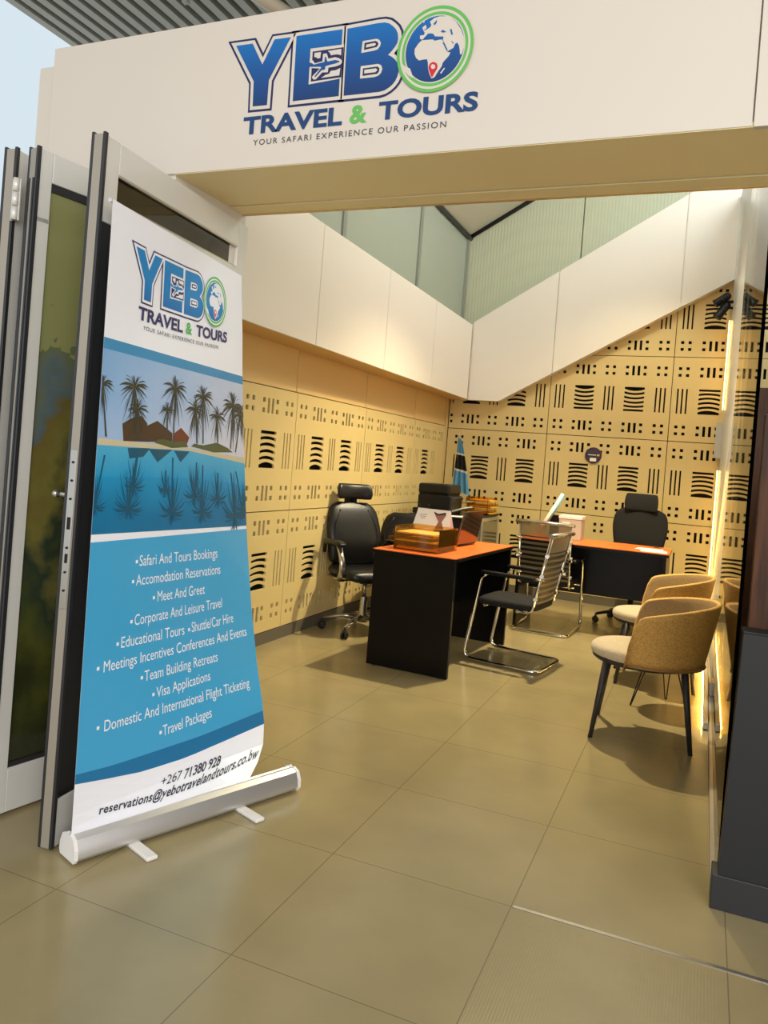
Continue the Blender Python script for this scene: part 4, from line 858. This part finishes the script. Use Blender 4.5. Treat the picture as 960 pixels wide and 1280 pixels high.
# ------------------------------------------------------------------ tan tub armchairs (local +X is the front)
def tub_chair(label, loc, rz):
    t = thing('tub_armchair', label, 'armchair', loc, rz, 'tan woven tub armchairs')
    for x, y in ((.235, .215), (.235, -.215), (-.255, .205), (-.255, -.205)):
        bm = B(); tube(bm, [(x*.78, y*.80, .415), (x, y, .004)], .0195, 12, r2=.0115); lg = link('leg', bm, M['legdark'], t)
        bm = B(); lathe(bm, [(.011, 0), (.0125, .003), (.012, .008)], (x, y, 0), 12); link('foot_cap', bm, M['black'], lg)
    el = lambda k, z, n=48: [(k*.275*math.cos(2*PI*i/n)+.01, k*.262*math.sin(2*PI*i/n), z) for i in range(n)]
    def stack(bm, L):
        R_ = [[bm.verts.new(p) for p in el(k, z)] for k, z in L]
        for A, C in zip(R_, R_[1:]):
            for q in range(48): f = bm.faces.new((A[q], A[(q+1) % 48], C[(q+1) % 48], C[q])); f.smooth = True
        bm.faces.new(R_[0][::-1]); f = bm.faces.new(R_[-1]); f.smooth = True
    bm = B(); stack(bm, [(.80, .385), (.90, .388), (.955, .40), (.96, .415)]); link('seat_frame', bm, M['legdark'], t)
    bm = B(); stack(bm, [(.94, .413), (.985, .420), (1.0, .438), (.985, .458), (.93, .470), (.75, .476), (.4, .479), (.1, .48)]); link('seat', bm, M['seatcream'], t)
    # wrap round shell
    a0 = math.radians(70); n = 56; th = .024
    def top(a):   # a = 0 at the back, +-1 at the front ends
        k = abs(a); return .745-.10*k**2-.26*max(0, (k-.84)/.16)**3
    def pt(u, v, off):
        a = PI+u*(PI-a0); k = abs(u); z = .418+(top(u)-.418)*v
        r = .272+.062*v*(1-.25*k)+off; return Vector((-.015+1.0*r*math.cos(a), .985*r*math.sin(a), z))
    bm = B(); nv = 10; O_, I_ = [], []
    for i in range(n+1):
        u = -1+2*i/n; O_.append([bm.verts.new(pt(u, v/nv, th/2)) for v in range(nv+1)]); I_.append([bm.verts.new(pt(u, v/nv, -th/2)) for v in range(nv+1)])
    T_ = [bm.verts.new((pt(-1+2*i/n, 1, 0))+Vector((0, 0, .010))) for i in range(n+1)]
    for i in range(n):
        for v in range(nv):
            f = bm.faces.new((O_[i][v], O_[i+1][v], O_[i+1][v+1], O_[i][v+1])); f.smooth = True; f.material_index = 0
            f = bm.faces.new((I_[i][v], I_[i][v+1], I_[i+1][v+1], I_[i+1][v])); f.smooth = True; f.material_index = 1
        for a, b_ in ((O_, T_), (T_, I_)):
            q = [a[i][nv] if a is not T_ else a[i], a[i+1][nv] if a is not T_ else a[i+1], b_[i+1][nv] if b_ is not T_ else b_[i+1], b_[i][nv] if b_ is not T_ else b_[i]]
            f = bm.faces.new(q); f.smooth = True; f.material_index = 0
        bm.faces.new((O_[i][0], I_[i][0], I_[i+1][0], O_[i+1][0]))
    for i in (0, n):
        for v in range(nv): bm.faces.new((O_[i][v], O_[i][v+1], I_[i][v+1], I_[i][v]))
    link('shell', bm, [M['shell'], M['shell_in']], t)
    bm = B(); pts = [pt(-1+2*i/n, 0, .004)+Vector((0, 0, -.004)) for i in range(n+1)]; tube(bm, pts, .0125, 8, flat=(1.3, .8)); link('rim', bm, M['rim'], t)
    return t
c1 = tub_chair('nearest tan tub armchair with cream seat and dark legs', (-.235, 4.45, 0), math.radians(182))
copy_thing(c1, (-.25, 5.66, 0), math.radians(186), 'farther tan tub armchair partly hidden behind the nearest one')
t = thing('side_table', 'small round pale table on wire legs between the tub armchairs', 'table', (-.15, 5.04, 0))
bm = B(); lathe(bm, [(.17, .425), (.192, .428), (.195, .438), (.192, .446), (.05, .447)], seg=40); link('table_top', bm, M['seatcream'], t)
for a in (205, 325, 85):
    c, s = math.cos(math.radians(a)), math.sin(math.radians(a)); bm = B()
    tube(bm, fillet([(c*.06-s*.04, s*.06+c*.04, .426), (c*.19-s*.004, s*.19+c*.004, .006), (c*.19+s*.004, s*.19-c*.004, .006), (c*.06+s*.04, s*.06-c*.04, .426)], .01, 3), .0042, 8); link('leg', bm, M['black'], t)

# ------------------------------------------------------------------ cabinet with framed glass side, and what stands on it
t = thing('cabinet', 'dark low cabinet with metal framed glass doors in the corner', 'cabinet', (-2.29, 7.55, 0))
bm = B(); box(bm, -.27, .245, -.64, .68, .04, .862, 0, .002); link('carcass', bm, M['black'], t)
bm = B(); box(bm, -.275, .262, -.65, .69, .862, .882, 0, .002); link('top', bm, M['deskblack'], t)
bm = B(); box(bm, -.25, .22, -.62, .66, .001, .04); link('plinth', bm, M['black'], t)
for y0, y1, dx in ((-.63, .04, .0), (.0, .67, .010)):
    bm = B(); x0 = .246+dx; f_ = .034
    for a, b_, c, d in ((y0, y0+f_, .06, .855), (y1-f_, y1, .06, .855), (y0+f_, y1-f_, .06, .06+f_), (y0+f_, y1-f_, .855-f_, .855)): box(bm, x0, x0+.010, a, b_, c, d, 0, .001)
    dd = link('door', bm, M['alu'], t)
    bm = B(); box(bm, x0+.003, x0+.007, y0+f_, y1-f_, .06+f_, .855-f_); link('pane', bm, M['glassgrey'], dd)
    bm = B(); box(bm, x0+.010, x0+.016, y0+.012 if dx == 0 else y1-.022, y0+.022 if dx == 0 else y1-.012, .42, .54, 0, .002); link('handle', bm, M['steel'], dd)
t = thing('printer', 'black office printer standing on the corner cabinet', 'printer', (-2.42, 7.37, .883))
bm = B(); box(bm, -.17, .17, -.19, .19, 0, .175, 0, .012); link('body', bm, M['black'], t)
bm = B(); box(bm, -.172, .15, -.195, .195, .185, .285, 0, .022, seg=3); link('lid', bm, M['black'], t)
bm = B(); box(bm, -.16, .14, -.18, .18, .172, .188); link('scanner_gap', bm, M['dark_gap'], t)
bm = B(); box(bm, .15, .30, -.13, .13, .045, .060, 0, .003, Matrix.Rotation(-.35, 3, 'Y')); link('paper_tray', bm, M['greybox'], t)
bm = B(); box(bm, .145, .176, -.18, .18, .11, .168, 0, .006, Matrix.Rotation(.4, 3, 'Y')); link('control_panel', bm, M['aludark'], t)
t = thing('letter_tray', 'stack of yellow letter trays on the corner cabinet beside the printer', 'tray', (-2.15, 7.92, .883))
for k in range(3):
    bm = B(); z = .004+.062*k; dx = .012*(k % 2); box(bm, -.12+dx, .13+dx, -.16, .16, z, z+.004)
    for a, b_, c, d in ((-.12, .13, -.16, -.156), (-.12, .13, .156, .16), (-.12, -.116, -.16, .16)): box(bm, a+dx, b_+dx, c, d, z, z+.040)
    tr = link('tier', bm, M['amber'], t)
    bm = B(); box(bm, -.10+dx, .15+dx, -.14, .13, z+.0045, z+.016, 0, .001, Matrix.Rotation(.05*(k-1), 3, 'Z')); link('folder', bm, M['gold'], tr)
for x, y in ((-.118, -.158), (-.118, .158), (.11, -.158), (.11, .158)): bm = B(); cyl(bm, (x, y, 0), (x, y, .165), .004, 6); link('corner_post', bm, M['amber'], t)
bm = B(); box(bm, -.105, .105, -.0745, .0745, 0, .004, 0, .001); o = link('paper_sheet', bm, M['paper'], None, loc=(-2.135, 7.05, .8835)); o.rotation_euler = (0, 0, .5); tag(o, 'white sheet of paper lying on the cabinet before the printer', 'paper')
t = thing('router', 'small black box left of the printer on the cabinet', 'box', (-2.47, 7.00, .883))
bm = B(); box(bm, -.08, .07, -.06, .06, .003, .055, 0, .008); link('case', bm, M['black'], t)
bm = B(); cyl(bm, (-.05, .055, .05), (-.05, .06, .09), .005, 8); cyl(bm, (.04, .055, .05), (.04, .06, .09), .005, 8); link('antenna', bm, M['black'], t)
t = thing('flag', 'small blue white and black flag on a pole in the corner', 'flag', (-2.50, 8.12, .883))
bm = B(); lathe(bm, [(.06, 0), (.06, .012), (.02, .03), (.012, .05)], seg=20); link('stand', bm, M['black'], t)
bm = B(); cyl(bm, (0, 0, .03), (-.02, .02, .80), .006, 8); lathe(bm, [(.004, 0), (.012, .012), (.003, .035)], (-.02, .02, .80), 12); link('pole', bm, M['steel'], t)
bm = B(); rows = 26; cols = 14; G = []
for i in range(rows+1):
    k = i/rows; z = .775-.56*k; w = .03+.19*k**.8; x0 = -.02-.035*k; G.append([bm.verts.new((x0+w*q/cols, .012-.05*k*q/cols+.018*k**.5*math.sin(q*1.3+k*1.5), z-.05*k*(q/cols))) for q in range(cols+1)])
for i in range(rows):
    for q in range(cols):
        f = bm.faces.new((G[i][q], G[i][q+1], G[i+1][q+1], G[i+1][q])); f.smooth = True; k = (i+.5)/rows
        f.material_index = 2 if .32 < k < .57 else 1 if .27 < k < .62 else 0
bmesh.ops.solidify(bm, geom=bm.faces[:], thickness=.002)
link('cloth', bm, [M['flagblue'], M['flagwhite'], M['flagblack']], t)

# ------------------------------------------------------------------ on the near desk
ZT = .7765
t = thing('document_tray', 'amber clear acrylic tray of papers on the near orange desk', 'tray', (-1.735, 5.03, ZT), math.radians(-5))
def acryl(bm, x0, x1, y0, y1, z0, z1, w=.004, front=True):
    box(bm, x0, x1, y0, y1, z0, z0+w); box(bm, x0, x0+w, y0, y1, z0+w, z1); box(bm, x1-w, x1, y0, y1, z0+w, z1); box(bm, x0+w, x1-w, y1-w, y1, z0+w, z1)
    if front: box(bm, x0+w, x1-w, y0, y0+w, z0+w, z1)
bm = B(); acryl(bm, -.16, .17, -.16, .16, .001, .155); bx = link('outer_box', bm, M['amber'], t)
for k in range(2):
    bm = B(); z = .052+.05*k; box(bm, -.21+.03*k, .163, -.153, .153, z, z+.004); box(bm, -.21+.03*k, -.206+.03*k, -.153, .153, z, z+.025); link('shelf', bm, M['amber'], t)
    bm = B(); box(bm, -.17, .12, -.13, .13, z+.0045, z+.014, 0, .001); link('papers', bm, M['paper'], t)
bm = B(); box(bm, -.15, .15, -.14, .14, .006, .022, 0, .002); link('folders', bm, M['gold'], t)
t = thing('booklet', 'white tent card with a brown picture behind the amber tray', 'booklet', (-1.80, 5.285, ZT+.055), math.radians(-4))
TL = lambda x, s: None
bm = B()
fr = lambda a, z, d: (a, .0+.060*(z/.20)+d, z)
fk = lambda a, z, d: (a, .12-.060*(z/.20)+d, z)
poly(bm, [[(-.155, 0), (.155, 0), (.130, .205), (-.125, .205)]], fr, 0, thick=(-.001, .001)); poly(bm, [[(-.155, 0), (.155, 0), (.130, .205), (-.125, .205)]], fk, 0, thick=(-.001, .001)); link('card', bm, M['paper'], t)
bm = B(); fp = lambda a, z, d: (a, .060*(z/.20)-.0018-d, z)
poly(bm, [[(.0, .19), (.04, .175), (.095, .19), (.10, .17), (.075, .12), (.10, .07), (.03, .07), (.05, .12), (.02, .16)]], fp, 0)
poly(bm, [[(.0, .19), (.04, .175), (.095, .19), (.098, .176), (.04, .163), (.012, .175)]], lambda a, z, d: fp(a, z, .0006), 1); poly(bm, [[(.02, .035), (.115, .035), (.108, .066), (.03, .066)]], lambda a, z, d: fp(a, z, .0006), 1)
for k in range(3): poly(bm, [rect(-.075, .16-.012*k, .06-.012*k, .003)], fp, 2)
link('print', bm, [M['brownprint'], M['blackprint'], M['greyprint']], t)
t = thing('laptop', 'open laptop seen from behind its lid on the near desk', 'laptop', (-1.60, 5.60, ZT), math.radians(-6))
bm = B(); box(bm, -.27, -.02, -.19, .19, .003, .018, 0, .004); link('base', bm, M['aludark'], t)
bm = B(); box(bm, -.25, -.05, -.17, .17, .0182, .0192); link('keyboard', bm, M['black'], t)
bm = B(); box(bm, -.006, .006, -.19, .19, .012, .262, 0, .004, Matrix.Rotation(math.radians(10), 3, 'Y')); lid = link('lid', bm, M['laptop'], t, loc=(.012, 0, 0))
bm = B(); poly(bm, [rect(0, .135, .34, .21)], lambda a, z, d: (-.0065+.172*(z-.137), a, z), 0); link('screen', bm, M['black'], lid)
bm = B(); cyl(bm, (-.008, -.15, .014), (-.008, .15, .014), .008); link('hinge', bm, M['black'], t)
# ------------------------------------------------------------------ on the far desk
bm = B(); tube(bm, [(-1.385, 7.16, ZT+.024), (-1.195, 7.23, ZT+.40)], .024, 16); o = link('paper_roll', bm, [M['paper'], M['teal']]); 
for p in o.data.polygons:
    if p.center.x > -1.29+.5*(p.center.z-.98) +.004 and p.normal.x > .35: p.material_index = 1
tag(o, 'white and teal rolled paper leaning on the far desk', 'paper roll')
t = thing('file_box', 'pale grey file box behind the rear visitor chair on far desk', 'box', (-1.10, 7.22, ZT))
bm = B(); box(bm, -.10, .10, -.10, .10, .001, .185, 0, .004); link('body', bm, M['greybox'], t)
bm = B(); box(bm, -.104, .104, -.104, .104, .185, .215, 0, .004); link('lid', bm, M['white'], t)
bm = B(); box(bm, -.07, .0, -.1065, -.1045, .13, .16); link('label_plate', bm, M['paper'], t)
t = thing('desk_speaker', 'small black box between the paper roll and grey file box', 'box', (-1.262, 7.31, ZT))
bm = B(); box(bm, -.045, .045, -.05, .05, .001, .20, 0, .006); link('case', bm, M['black'], t)
bm = B(); box(bm, -.03, .03, -.052, -.0505, .11, .135); link('badge', bm, M['greybox'], t)
for k, (x, y, a) in enumerate(((-.36, 6.87, .04), (-.40, 6.98, -.10))):
    bm = B(); box(bm, -.105, .105, -.10, .10, 0, .004-.0015*k, 0, .0005); o = link('paper_sheet', bm, M['paper'], None, loc=(x, y, ZT+.0005+.0041*k)); o.rotation_euler = (0, 0, a)
    tag(o, ('lower white sheet of paper at the right end of far desk', 'upper white sheet of paper lapping over the lower one')[k], 'paper')
